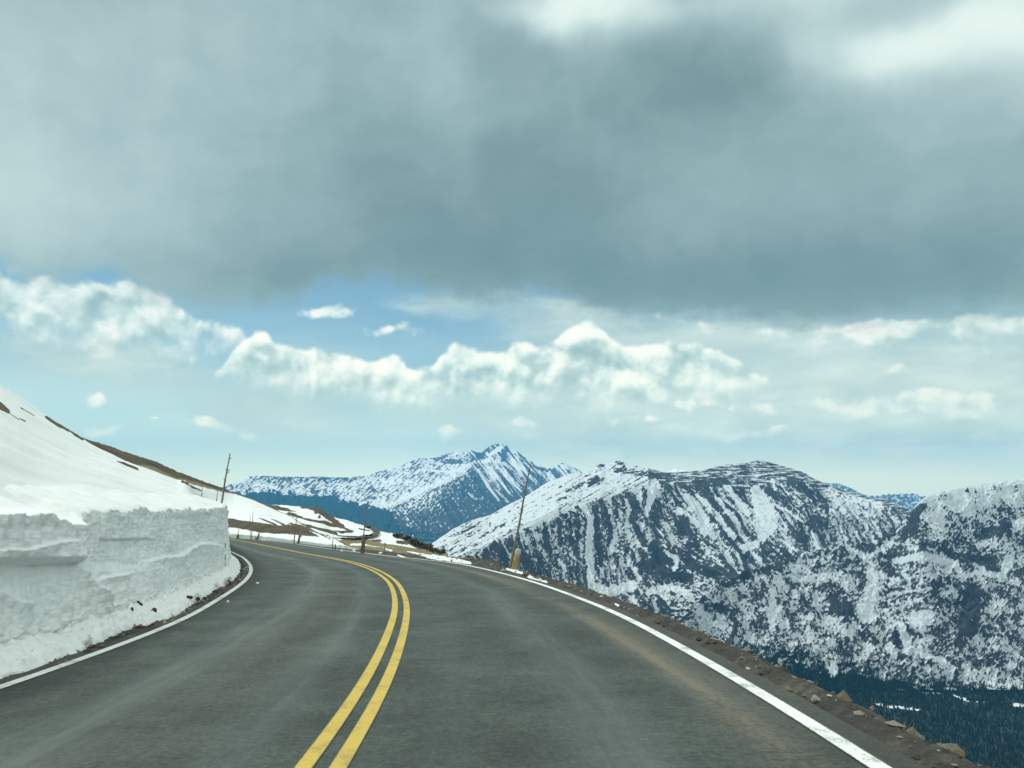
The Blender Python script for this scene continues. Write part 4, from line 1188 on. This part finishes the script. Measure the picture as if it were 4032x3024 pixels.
def scatter():
    rng = np.random.default_rng(9)
    pts, hs = [], []
    # canyon floor
    n = 60000
    X = rng.uniform(-500, 2300, n); Y = rng.uniform(1480, 2950, n)
    keep = (X > -.16 * Y) & (X < .86 * Y)
    X, Y = X[keep], Y[keep]
    ix = np.clip(np.searchsorted(gx, X), 1, len(gx) - 1); iy = np.clip(np.searchsorted(gy, Y), 1, len(gy) - 1)
    Z = GZ[iy, ix]
    # stay off the mountain wall
    P = np.stack([X, Y, Z - .6], -1)
    bx_, by_ = bearing_px(P + np.array([0, 0, 5]))
    k = (meadow(bx_, by_) + .55 * rng.standard_normal(len(bx_)) < .18)
    pts.append(P[k]); hs.append(rng.uniform(8, 17, k.sum()))
    # slope of the near mountain
    for Pm, Fm, cnt in ((P_M2, F_M2, 15000),):
        w = np.clip(Fm, 0, 1) * (np.arange(Fm.shape[0])[:, None] > 30)
        edge_ = np.clip(1 - np.abs(w - .35) / .35, 0, 1) * .25
        w = (w ** 1.8 + edge_ * .5).ravel(); w = w / w.sum()
        i = rng.choice(len(w), cnt, p=w)
        q = Pm.reshape(-1, 3)[i] + rng.normal(0, 2.0, (cnt, 3)) * np.array([1, 1, 0]); q[:, 2] -= .8
        pts.append(q); hs.append(rng.uniform(5, 11, cnt))
    # a thin dark fringe at the toe of the broad mountain
    sx, sy = zpx(P_M1)
    w = (sstep(1338, 1372, sy + 14 * sstep(1480, 1380, sx)) * (sx > 1240) * (sx < 1560)).ravel(); w = w / w.sum()
    i = rng.choice(len(w), 7000, p=w); q = P_M1.reshape(-1, 3)[i] + rng.normal(0, 2.5, (7000, 3)) * np.array([1, 1, 0]); q[:, 2] -= .8
    pts.append(q); hs.append(rng.uniform(8, 15, 7000))
    forest(np.concatenate(pts), np.concatenate(hs))


scatter()
# ------------------------------------------------------------------ snow poles, posts, marker, rocks, lumps of snow, shrubs


def mat_wood(name, a, b_, grey=0.0):
    m, t, b, co = material(name)
    n = t.noise(t.vm('MULTIPLY', co, (30, 30, 2.2)), 1.0, 5, .65); k = t.noise(co, 5, 3, .6)
    t.l.new(t.ramp(t.add(t.mul(n, .65), t.mul(k, .35)), [(.34, a), (.62, b_)]), b.inputs['Base Color']); b.inputs['Roughness'].default_value = .85
    bump(t, b, n, .5, .01)
    return m


M_POLE = mat_wood('weathered_pole_wood', (.085, .072, .055, 1), (.26, .225, .175, 1))
M_POST = mat_wood('tan_post_wood', (.20, .135, .05, 1), (.42, .31, .15, 1))
M_DPOST = mat_wood('dark_post_wood', (.06, .042, .028, 1), (.20, .14, .085, 1))
M_CAP = mat_wood('grey_post_end', (.28, .29, .26, 1), (.52, .53, .48, 1))


def tube_bm(bm, pts, rad, sides=9):
    rings = []
    for i, (p, r) in enumerate(zip(pts, rad)):
        p = Vector(p); d = (Vector(pts[min(i + 1, len(pts) - 1)]) - Vector(pts[max(i - 1, 0)])).normalized()
        u = d.orthogonal().normalized(); u = (Vector((1, 0, 0)) - d * d.x).normalized(); v = d.cross(u)
        rings.append([bm.verts.new(p + (u * math.cos(a) + v * math.sin(a)) * r * (1 + .08 * random.uniform(-1, 1))) for a in [2 * PI * k / sides for k in range(sides)]])
    for a, b in zip(rings[:-1], rings[1:]):
        for k in range(sides): bm.faces.new((a[k], a[(k + 1) % sides], b[(k + 1) % sides], b[k]))
    bm.faces.new(rings[-1]); bm.faces.new(rings[0][::-1])


def bm_obj(name, bm, mat, parent=None, smooth=True):
    me = bpy.data.meshes.new(name); bmesh.ops.recalc_face_normals(bm, faces=bm.faces); bm.to_mesh(me); bm.free()
    for p in me.polygons: p.use_smooth = smooth
    me.materials.append(mat)
    o = bpy.data.objects.new(name, me); COL.objects.link(o)
    if parent: o.parent = parent
    return o


def snow_pole(b, tpx, D, r, label, group=None, knots=5, mat=None):
    p0 = Vector(surveyed(b[0], b[1], D)); p1 = Vector(surveyed(tpx[0], tpx[1], D + .15))
    ax = p1 - p0; L = ax.length
    bm = bmesh.new(); n = 14
    pts = []; rad = []
    ph = random.random() * 6
    for i in range(n + 1):
        f = i / n
        w = .010 * L * math.sin(f * 5 + ph) * f * (1 - f) * 2
        pts.append(ax * f + Vector((w, w * .6, 0)) - (ax.normalized() * .35 if i == 0 else Vector()))
        rad.append(r * (1 - .55 * f) * (1 + .06 * math.sin(f * 37 + ph)))
    tube_bm(bm, pts, rad)
    for k in range(knots):                                  # stubs of the trimmed branches
        f = random.uniform(.25, .95); a = random.uniform(-1, 1) * .9 + (PI if random.random() < .3 else 0)
        c = ax * f; d = Vector((math.cos(a), math.sin(a) * .5, .55)).normalized()
        tube_bm(bm, [c, c + d * r * 1.7, c + d * r * random.uniform(2.0, 3.6)], [r * .38, r * .32, r * .2], 6)
    o = bm_obj('snow_pole', bm, mat or M_POLE); o.location = p0
    return tag(o, label, 'snow pole', group)


def post(b, tpx, D, w, label, mat, cap=None, group=None):
    p0 = Vector(surveyed(b[0], b[1], D)); p1 = Vector(surveyed(tpx[0], tpx[1], D + .05))
    ax = p1 - p0; L = ax.length; r = w * D / F / 2
    split = .74 if cap else 1.0
    bm = bmesh.new(); sides = 10
    pts = [ax.normalized() * -.30] + [ax * split * f for f in (0, .2, .45, .7, .92, 1)]
    tube_bm(bm, pts, [r * 1.03, r * 1.03, r, r * 1.02, r * .98, r * 1.0, r * (.97 if cap else .80)], sides)
    o = bm_obj('road_post', bm, mat); o.location = p0
    if cap:                                                 # the pale weathered end, cut off at a slant
        bm = bmesh.new()
        tube_bm(bm, [ax * (split + .004), ax * (split + .03), ax * .90, ax * .965, ax], [r * .99, r * 1.0, r * .97, r * .86, r * .55], sides)
        bm_obj('weathered_end', bm, cap, o)
    return tag(o, label, 'post', group)


G1 = 'snow poles along the road'
snow_pole((870, 1996), (906, 1784), 30.3, .043, 'bare leaning snow pole standing on the hill above the end of the snow wall', G1, 6)
snow_pole((853, 1968), (857.5, 1931), 84, .045, 'short dark stake in the snow slope just left of the pole above the wall', G1, 0)
snow_pole((795, 1943), (796.5, 1920), 92, .05, 'tiny stake at the upper rim of the snow slope below brown grass', G1, 0)
snow_pole((2007, 2242), (2091, 1822), 26.4, .045, 'tallest nearest snow pole leaning right beside the tan post at the drop', G1, 8)
snow_pole((1425, 2172), (1449.5, 1969), 43.6, .042, 'tall dark snow pole leaning right beside the stout brown post at the bend', G1, 5)
snow_pole((1310, 2153), (1311.5, 2106), 50.6, .030, 'thin short pole in front of the right end of the snow bank', G1, 1)
snow_pole((1157.5, 2142), (1168.5, 2027), 66.6, .055, 'tall pole before the brown strip, left of the dark leaning post', G1, 3)
snow_pole((1186, 2112), (1191, 2066), 75, .050, 'brown pole against the brown strip behind the dark leaning post', G1, 1)
snow_pole((990, 2127), (996.5, 2012), 88.6, .050, 'right one of a close pair of thin poles by the far road', G1, 1)
snow_pole((985.5, 2126), (985, 2026), 88.9, .038, 'left one of a close pair of thin poles by the far road', G1, 0)
snow_pole((938.5, 2116), (941, 2082), 96.6, .05, 'short far pole above the small post next to the wall end', G1, 0)
G2 = 'wooden posts along the outer road edge'
post((2024, 2250), (2042, 2160), 26.3, 24, 'nearest tan square-cut post with pale grey end at the drop', M_POST, M_CAP, G2)
post((1427.5, 2178), (1432.5, 2122), 43.4, 16, 'stout brown post at the bend beside the tall dark pole', M_DPOST, None, G2)
post((1320, 2156), (1321, 2143), 50.2, 4.2, 'smallest stub of a post by the right end of the bank', M_DPOST, None, G2)
post((1173, 2143), (1181, 2107), 65.8, 8.5, 'dark post leaning right in front of the grey bank face', M_DPOST, None, G2)
post((1011.5, 2128), (1020.5, 2100), 87.6, 6.5, 'taller of two leaning posts standing close together by the far road', M_DPOST, None, G2)
post((1006.5, 2128), (1008.5, 2112), 87.9, 5.2, 'shorter tan stub close beside a taller leaning post by the far road', M_POST, None, G2)
post((934.5, 2123), (938, 2105), 95.6, 9, 'dark post nearest the end of the snow wall on the far side', M_DPOST, None, G2)


def marker():
    base = Vector(pick(P_SL, 1514.5, 2178)); D = base.y
    top = Vector(surveyed(1515.5, 2143, D))
    root = bpy.data.objects.new('road_marker', None); COL.objects.link(root); root.location = base
    tag(root, 'small yellow diamond marker on a thin stake in the dry grass', 'road sign')
    m, t, b, co = material('marker_yellow'); t.l.new(t.ramp(t.noise(co, 9, 3, .6), [(.4, (.30, .17, .01, 1)), (.6, (.55, .33, .02, 1))]), b.inputs['Base Color'])
    h = (top - base)
    bm = bmesh.new(); tube_bm(bm, [h.normalized() * -.2, h * .5, h * 1.02], [.016, .016, .015], 6); bm_obj('stake', bm, M_DPOST, root)
    bm = bmesh.new(); r = 6.2 * D / F
    q = [Vector((r, 0, 0)), Vector((0, 0, r)), Vector((-r, 0, 0)), Vector((0, 0, -r))]
    f0 = [bm.verts.new(h + v + Vector((0, -.03, 0))) for v in q]; f1 = [bm.verts.new(h + v + Vector((0, -.018, 0))) for v in q]
    bm.faces.new(f0); bm.faces.new(f1[::-1])
    for k in range(4): bm.faces.new((f0[k], f1[k], f1[(k + 1) % 4], f0[(k + 1) % 4]))
    bm_obj('diamond_panel', bm, m, root, False)


marker()


def mat_rock(name, a, b_, c_, lichen=None):
    m, t, b, co = material(name)
    n = t.noise(co, 5, 5, .65); n2 = t.noise(co, 26, 4, .7); l = t.noise(co, 3.1, 3, .5)
    c = t.ramp(t.add(t.mul(n, .6), t.mul(n2, .4)), [(.36, a), (.5, b_), (.66, c_)])
    if lichen: c = t.mix(t.mul(t.step(l, .54, .62), .8), c, lichen)
    t.l.new(c, b.inputs['Base Color']); b.inputs['Roughness'].default_value = .9
    bump(t, b, t.add(n, t.mul(n2, .6)), .7, .03)
    return m


M_RG = mat_rock('grey_granite', (.085, .082, .066, 1), (.18, .175, .145, 1), (.31, .30, .25, 1), (.13, .125, .08, 1))
M_RO = mat_rock('lichen_granite', (.075, .072, .056, 1), (.145, .138, .110, 1), (.24, .23, .185, 1), (.27, .155, .05, 1))
M_RP = mat_rock('pale_granite', (.15, .135, .11, 1), (.29, .265, .22, 1), (.50, .48, .43, 1))
M_RT = mat_rock('tan_granite', (.07, .06, .044, 1), (.145, .128, .095, 1), (.27, .24, .18, 1))
M_CLOD = mat_rock('dark_soil_clod', (.022, .015, .010, 1), (.05, .035, .024, 1), (.11, .08, .055, 1))
M_LUMP = M_WALL


def stone_mesh(name, w, d, h, seed, mat, rough=.10, pts=18):
    rnd = random.Random(seed); bm = bmesh.new()
    for _ in range(pts):
        v = Vector((rnd.gauss(0, 1), rnd.gauss(0, 1), rnd.gauss(0, 1))).normalized()
        bm.verts.new((v.x * w / 2, v.y * d / 2, v.z * h / 2 * (1 if v.z < 0 else .95)))
    g = bmesh.ops.convex_hull(bm, input=bm.verts)
    junk = [e for e in g['geom_interior'] if isinstance(e, bmesh.types.BMVert)]
    if junk: bmesh.ops.delete(bm, geom=junk, context='VERTS')
    bmesh.ops.subdivide_edges(bm, edges=bm.edges, cuts=2, use_grid_fill=True, smooth=.12)
    bmesh.ops.triangulate(bm, faces=bm.faces)
    m_ = max(w, h)
    for v in bm.verts:
        q = np.array([v.co.x / m_ * 4 + seed, v.co.y / m_ * 4 + v.co.z / m_ * 3])
        v.co += v.co.normalized() * float(fbm(q[0], q[1], 3, seed)) * m_ * rough
    return bm_obj(name, bm, mat, None, True)


def stone(x, y, w, h, mat, label, cat='rock', group=None, P=None, name='rock', seed=None, sink=.28, deep=.9):
    seed = seed or int(x) % 997
    if P is None: p = Vector(on_road(x, y + h / 2)[0] if np.ndim(x) else on_road(np.array([x]), np.array([y + h / 2]))[0])
    else: p = Vector(pick(P, x, y + h * .35))
    D = p.y; W, H = w * D / F, h * D / F * 1.25
    o = stone_mesh(name, W * 1.0, W * deep, H * 1.4, seed, mat)
    o.location = p + Vector((0, 0, H * (.5 - sink)))
    o.rotation_euler = (random.uniform(-.15, .15), random.uniform(-.15, .15), random.uniform(-.3, .3))
    return tag(o, label, cat, group)


GR = 'rocks on the edge of the drop'
for a in ((3586, 2930, 112, 62, M_RG, 'largest grey flat-topped boulder on the drop edge left of the lichen one'),
          (3737, 2996, 118, 66, M_RO, 'big boulder with orange lichen at the lower right end of the verge'),
          (3362, 2820, 46, 24, M_RG, 'small grey slab on the verge up the edge from the largest boulder'),
          (3258, 2774, 32, 16, M_RP, 'small pale rounded rock beside a tan stone on the verge'),
          (3207, 2757, 38, 20, M_RP, 'whitish broken rock next to a small pale round one'),
          (3319, 2806, 36, 18, M_RT, 'small tan stone between the pale rock and the grey slab'),
          (3430, 2862, 50, 28, M_RT, 'tan stone half sunk in gravel left of the largest boulder'),
          (3085, 2688, 56, 22, M_RT, 'low flat tan ledge of rock on the outer verge'),
          (2950, 2612, 66, 24, M_RT, 'long flat tan slab at the edge before dark forest'),
          (2880, 2582, 30, 16, M_CLOD, 'dark brown clod on the edge by the long flat slab'),
          (2816, 2556, 34, 14, M_RG, 'low grey stone at the edge against the snow patches'),
          (2660, 2487, 26, 17, M_RT, 'tan knob of rock on the edge below the snowy mountainside'),
          (2572, 2430, 52, 28, M_RP, 'white and tan rock standing out on the edge in mid verge'),
          (2432, 2385, 17, 10, M_RP, 'tiny white stone on the verge beyond the white and tan rock'),
          (2168, 2293, 22, 13, M_RT, 'reddish tan stone on the verge just right of the snow lumps'),
          (2067, 2264, 22, 15, M_RT, 'dark-bottomed tan rock right of the tan post'),
          (3650, 2960, 44, 26, M_RT, 'tan stone wedged between the two biggest boulders'),
          (3500, 2905, 38, 22, M_RG, 'grey stone at the near foot of the largest boulder')):
    stone(*a, group=GR, P=P_SL[8:60], sink=.12)
GC = 'soil clods at the foot of the snow wall'
for a in ((547, 2378, 25, 22, 'dark square soil clod sitting in the snow at the wall foot'),
          (607, 2406, 26, 15, 'dark wet clod at the rim of the snow right of the square one'),
          (520, 2399, 13, 9, 'smallest dark clod left of the square one'),
          (742, 2356, 32, 11, 'flat reddish brown clod further along the wall foot'),
          (778, 2359, 26, 11, 'flat dark clod touching the reddish one on its right'),
          (897, 2296, 22, 15, 'dark clod farthest along the wall foot by the curve')):
    stone(a[0], a[1], a[2], a[3], M_CLOD, a[4], 'soil clod', GC, PW[:60], 'soil_clod', sink=.15)
GL = 'lumps of snow fallen by the road'
for a in ((897, 2368, 12, 8, None, 'small snow lump lying on the near lane by the curve'), (1014, 2297, 13, 6, None, 'small flat snow lump on the lane farther round the curve'),
          (1394, 2168, 16, 8, None, 'snow lump at the outer road edge left of the stout post'), (1345, 2168, 10, 7, None, 'snow lump below the right end of the bank'),
          (1489, 2163, 22, 14, P_SL, 'large curved snow lump on the verge right of the stout post'), (1497, 2178, 17, 8, P_SL, 'flat snow lump at the road edge right of the stout post'),
          (2110, 2281, 17, 10, P_SL, 'left one of two snow lumps right of the tan post'), (2128, 2285, 14, 9, P_SL, 'right one of two snow lumps right of the tan post'), (2018, 2254, 34, 9, P_SL, 'low heap of snow around the foot of the tan post')):
    stone(a[0], a[1], a[2], a[3], M_LUMP, a[5], 'snow lump', GL, a[4], 'snow_lump', sink=.2)


# stunted spruces at the rim of the lower hill
M_SHRUB, _t, _b, _c = material('wind_burnt_spruce')
_t.l.new(_t.ramp(_t.attr('shade'), [(0, (.028, .032, .026, 1)), (.5, (.060, .062, .046, 1)), (1, (.12, .105, .075, 1))]), _b.inputs['Base Color'])
def shrub(x, y, w, h, D, label):
    rng = np.random.default_rng(int(x)); base = Vector(surveyed(x, y + h / 2, D)); W, H = w * D / F * .9, h * D / F * .75
    root = bpy.data.objects.new('stunted_spruce', None); COL.objects.link(root); root.location = base
    tag(root, label, 'shrub', 'stunted spruces on the rim')
    n = 650
    c = rng.normal(0, 1, (n, 3)); c /= np.linalg.norm(c, axis=1)[:, None]; c *= rng.random((n, 1)) ** .45
    lump = rng.normal(0, .25, (7, 2)); li = rng.integers(0, 7, n)
    C = np.stack([c[:, 0] * W * .32 + lump[li, 0] * W * .9, c[:, 1] * W * .28, (c[:, 2] * .5 + .48) * H * (.65 + .5 * rng.random(7))[li]], 1)
    s = .10 * W * (.5 + rng.random(n))[:, None]
    d1 = rng.normal(0, 1, (n, 3)); d1 /= np.linalg.norm(d1, axis=1)[:, None]; d2 = rng.normal(0, 1, (n, 3)); d2 /= np.linalg.norm(d2, axis=1)[:, None]
    V = np.stack([C - d1 * s, C + d1 * s, C + d2 * s * 1.4], 1).reshape(-1, 3)
    mesh_obj('foliage', V, np.arange(3 * n).reshape(-1, 3), M_SHRUB, {'shade': np.repeat(rng.random(n), 3)}, False, root)
    bm = bmesh.new()
    for k in range(4): tube_bm(bm, [(lump[k, 0] * W * .4, 0, -.4), (lump[k, 0] * W * .7, 0, H * .3), (lump[k, 0] * W * .9, .05, H * .7)], [.06, .05, .02], 5)
    bm_obj('trunk', bm, M_DPOST, root)


for a in ((1571, 2106, 36, 16, 168, 'leftmost small dark spruce clump at the rim above the snow'), (1600, 2116, 40, 18, 160, 'dark spruce clump second from the left at the rim'),
          (1627, 2127, 44, 32, 152, 'tallest dark spruce clump in the middle of the rim'), (1655, 2140, 46, 28, 146, 'broad spruce clump right of the tallest one'),
          (1684, 2150, 44, 24, 140, 'spruce clump in the right half of the rim row'), (1708, 2161, 40, 20, 136, 'second to last spruce clump at the right of the rim'), (1733, 2172, 34, 14, 132, 'rightmost lowest spruce clump above the grassy bench'),
          (1452, 2073, 22, 9, 260, 'small far shrub on the hill crest beside the far road')):
    shrub(*a)


# loose gravel and dry grass of the verges
def gravel():
    rng = np.random.default_rng(21)
    V0 = np.array([(1, 0, 0), (-1, 0, 0), (0, 1, 0), (0, -1, 0), (0, 0, 1), (0, 0, -1)], float)
    T0 = np.array([(0, 2, 4), (2, 1, 4), (1, 3, 4), (3, 0, 4), (2, 0, 5), (1, 2, 5), (3, 1, 5), (0, 3, 5)])
    n = 9000
    H = P_SL[:, :, :]
    ds_ = H[:, :, 1]
    jj = rng.integers(0, H.shape[1] - 1, n * 3); ii = 6 + (rng.random(n * 3) ** .8 * 44).astype(int)
    p = H[ii, jj] + rng.normal(0, .02, (n * 3, 3)) * np.array([1, 1, 0])
    k = (p[:, 1] > 3.5) & (p[:, 1] < 40) & (rng.random(n * 3) < np.clip(9 / p[:, 1], 0, 1)); p = p[k][:n]
    # some along the left verge too
    a = rng.integers(int(np.argmax(CL[:, 1] > 6)), int(np.argmax(CL[:, 1] > 30)), 1500)
    off = lw[a] - .1 - rng.random(1500) ** 1.4 * .75
    xy = CL[a] + NRM[a] * off[:, None] + tg[a] * rng.uniform(-.25, .25, (1500, 1)); q = np.concatenate([xy, (road_z(xy[:, 1]) - .012)[:, None]], 1)
    p = np.concatenate([p, q]); m = len(p)
    sz = .011 + .075 * rng.random(m) ** 6
    sc = (.6 + .8 * rng.random((m, 6, 1))) * np.stack([np.ones(m), .6 + .6 * rng.random(m), .35 + .4 * rng.random(m)], 1)[:, None]
    an_ = rng.random(m) * 6.28; ca, sa = np.cos(an_)[:, None], np.sin(an_)[:, None]
    L = V0[None] * sc * sz[:, None, None]
    V = np.stack([L[..., 0] * ca - L[..., 1] * sa, L[..., 0] * sa + L[..., 1] * ca, L[..., 2]], -1) + p[:, None] + np.array([0, 0, .004])
    T = (T0[None] + (np.arange(m) * 6)[:, None, None]).reshape(-1, 3)
    mt, t, b, co = material('gravel'); s = t.attr('shade')
    t.l.new(t.ramp(s, [(0, (.045, .038, .030, 1)), (.45, (.12, .105, .082, 1)), (.8, (.24, .21, .17, 1)), (1, (.50, .47, .42, 1))]), b.inputs['Base Color']); b.inputs['Roughness'].default_value = .9
    stuff(mesh_obj('gravel', V.reshape(-1, 3), T, mt, {'shade': np.repeat(rng.random(m) ** 1.5, 6)}, False), 'loose brown gravel scattered along both edges of the asphalt', 'gravel')


def dry_grass():
    rng = np.random.default_rng(31)
    n = 1500
    jj = rng.integers(0, P_SL.shape[1] - 1, n * 4); ii = rng.integers(24, 66, n * 4)
    p = P_SL[ii, jj]; k = (p[:, 1] > 4) & (p[:, 1] < 34) & (fbm(p[:, 0] * .9, p[:, 1] * .9, 3, 77) + .25 * rng.standard_normal(n * 4) > .12); p = p[k][:n]
    m = len(p); B = 9
    h = rng.uniform(.05, .15, (m, B)); a = rng.random((m, B)) * 6.28; ln = rng.uniform(.1, .6, (m, B)); w = .006
    bx_ = p[:, None] + np.stack([rng.normal(0, .03, (m, B)), rng.normal(0, .03, (m, B)), 0 * h - .01], -1)
    tip = bx_ + np.stack([np.cos(a) * h * ln, np.sin(a) * h * ln, h], -1)
    sd_ = np.stack([-np.sin(a) * w, np.cos(a) * w, 0 * a], -1)
    V = np.stack([bx_ - sd_, bx_ + sd_, tip], 2).reshape(-1, 3)
    mt, t, b, co = material('dry_grass'); s = t.attr('shade')
    t.l.new(t.ramp(s, [(0, (.06, .048, .025, 1)), (.6, (.20, .165, .085, 1)), (1, (.36, .31, .18, 1))]), b.inputs['Base Color'])
    stuff(mesh_obj('dry_grass', V, np.arange(len(V)).reshape(-1, 3), mt, {'shade': np.repeat(rng.random(m * B), 3)}, False), 'short dry brown grass in tufts along the drop edge', 'grass')


gravel()
dry_grass()
# ------------------------------------------------------------------ the air between here and the peaks
def haze():
    me = bpy.data.meshes.new('haze'); bm = bmesh.new()
    bmesh.ops.create_cube(bm, size=1)
    x0, x1, y0, y1, z0, z1 = -21200, 21200, -21200, 21400, -706.5, 960
    for v in bm.verts: v.co = (x0 if v.co.x < 0 else x1, y0 if v.co.y < 0 else y1, z0 if v.co.z < 0 else z1)
    bm.to_mesh(me); bm.free()
    m = bpy.data.materials.new('haze'); m.use_nodes = True
    nt = m.node_tree; nt.nodes.clear()
    v = nt.nodes.new('ShaderNodeVolumePrincipled'); o = nt.nodes.new('ShaderNodeOutputMaterial')
    v.inputs['Color'].default_value = (.11, .56, 1.0, 1); v.inputs['Density'].default_value = HAZE_D; v.inputs['Anisotropy'].default_value = .1
    nt.links.new(v.outputs[0], o.inputs['Volume'])
    me.materials.append(m)
    ob = bpy.data.objects.new('haze', me); COL.objects.link(ob)
    ob['kind'] = 'stuff'; ob['label'] = 'thin blue air that fades the farthest mountains'; ob['category'] = 'haze'


HAZE_D = 4.1e-5
haze()
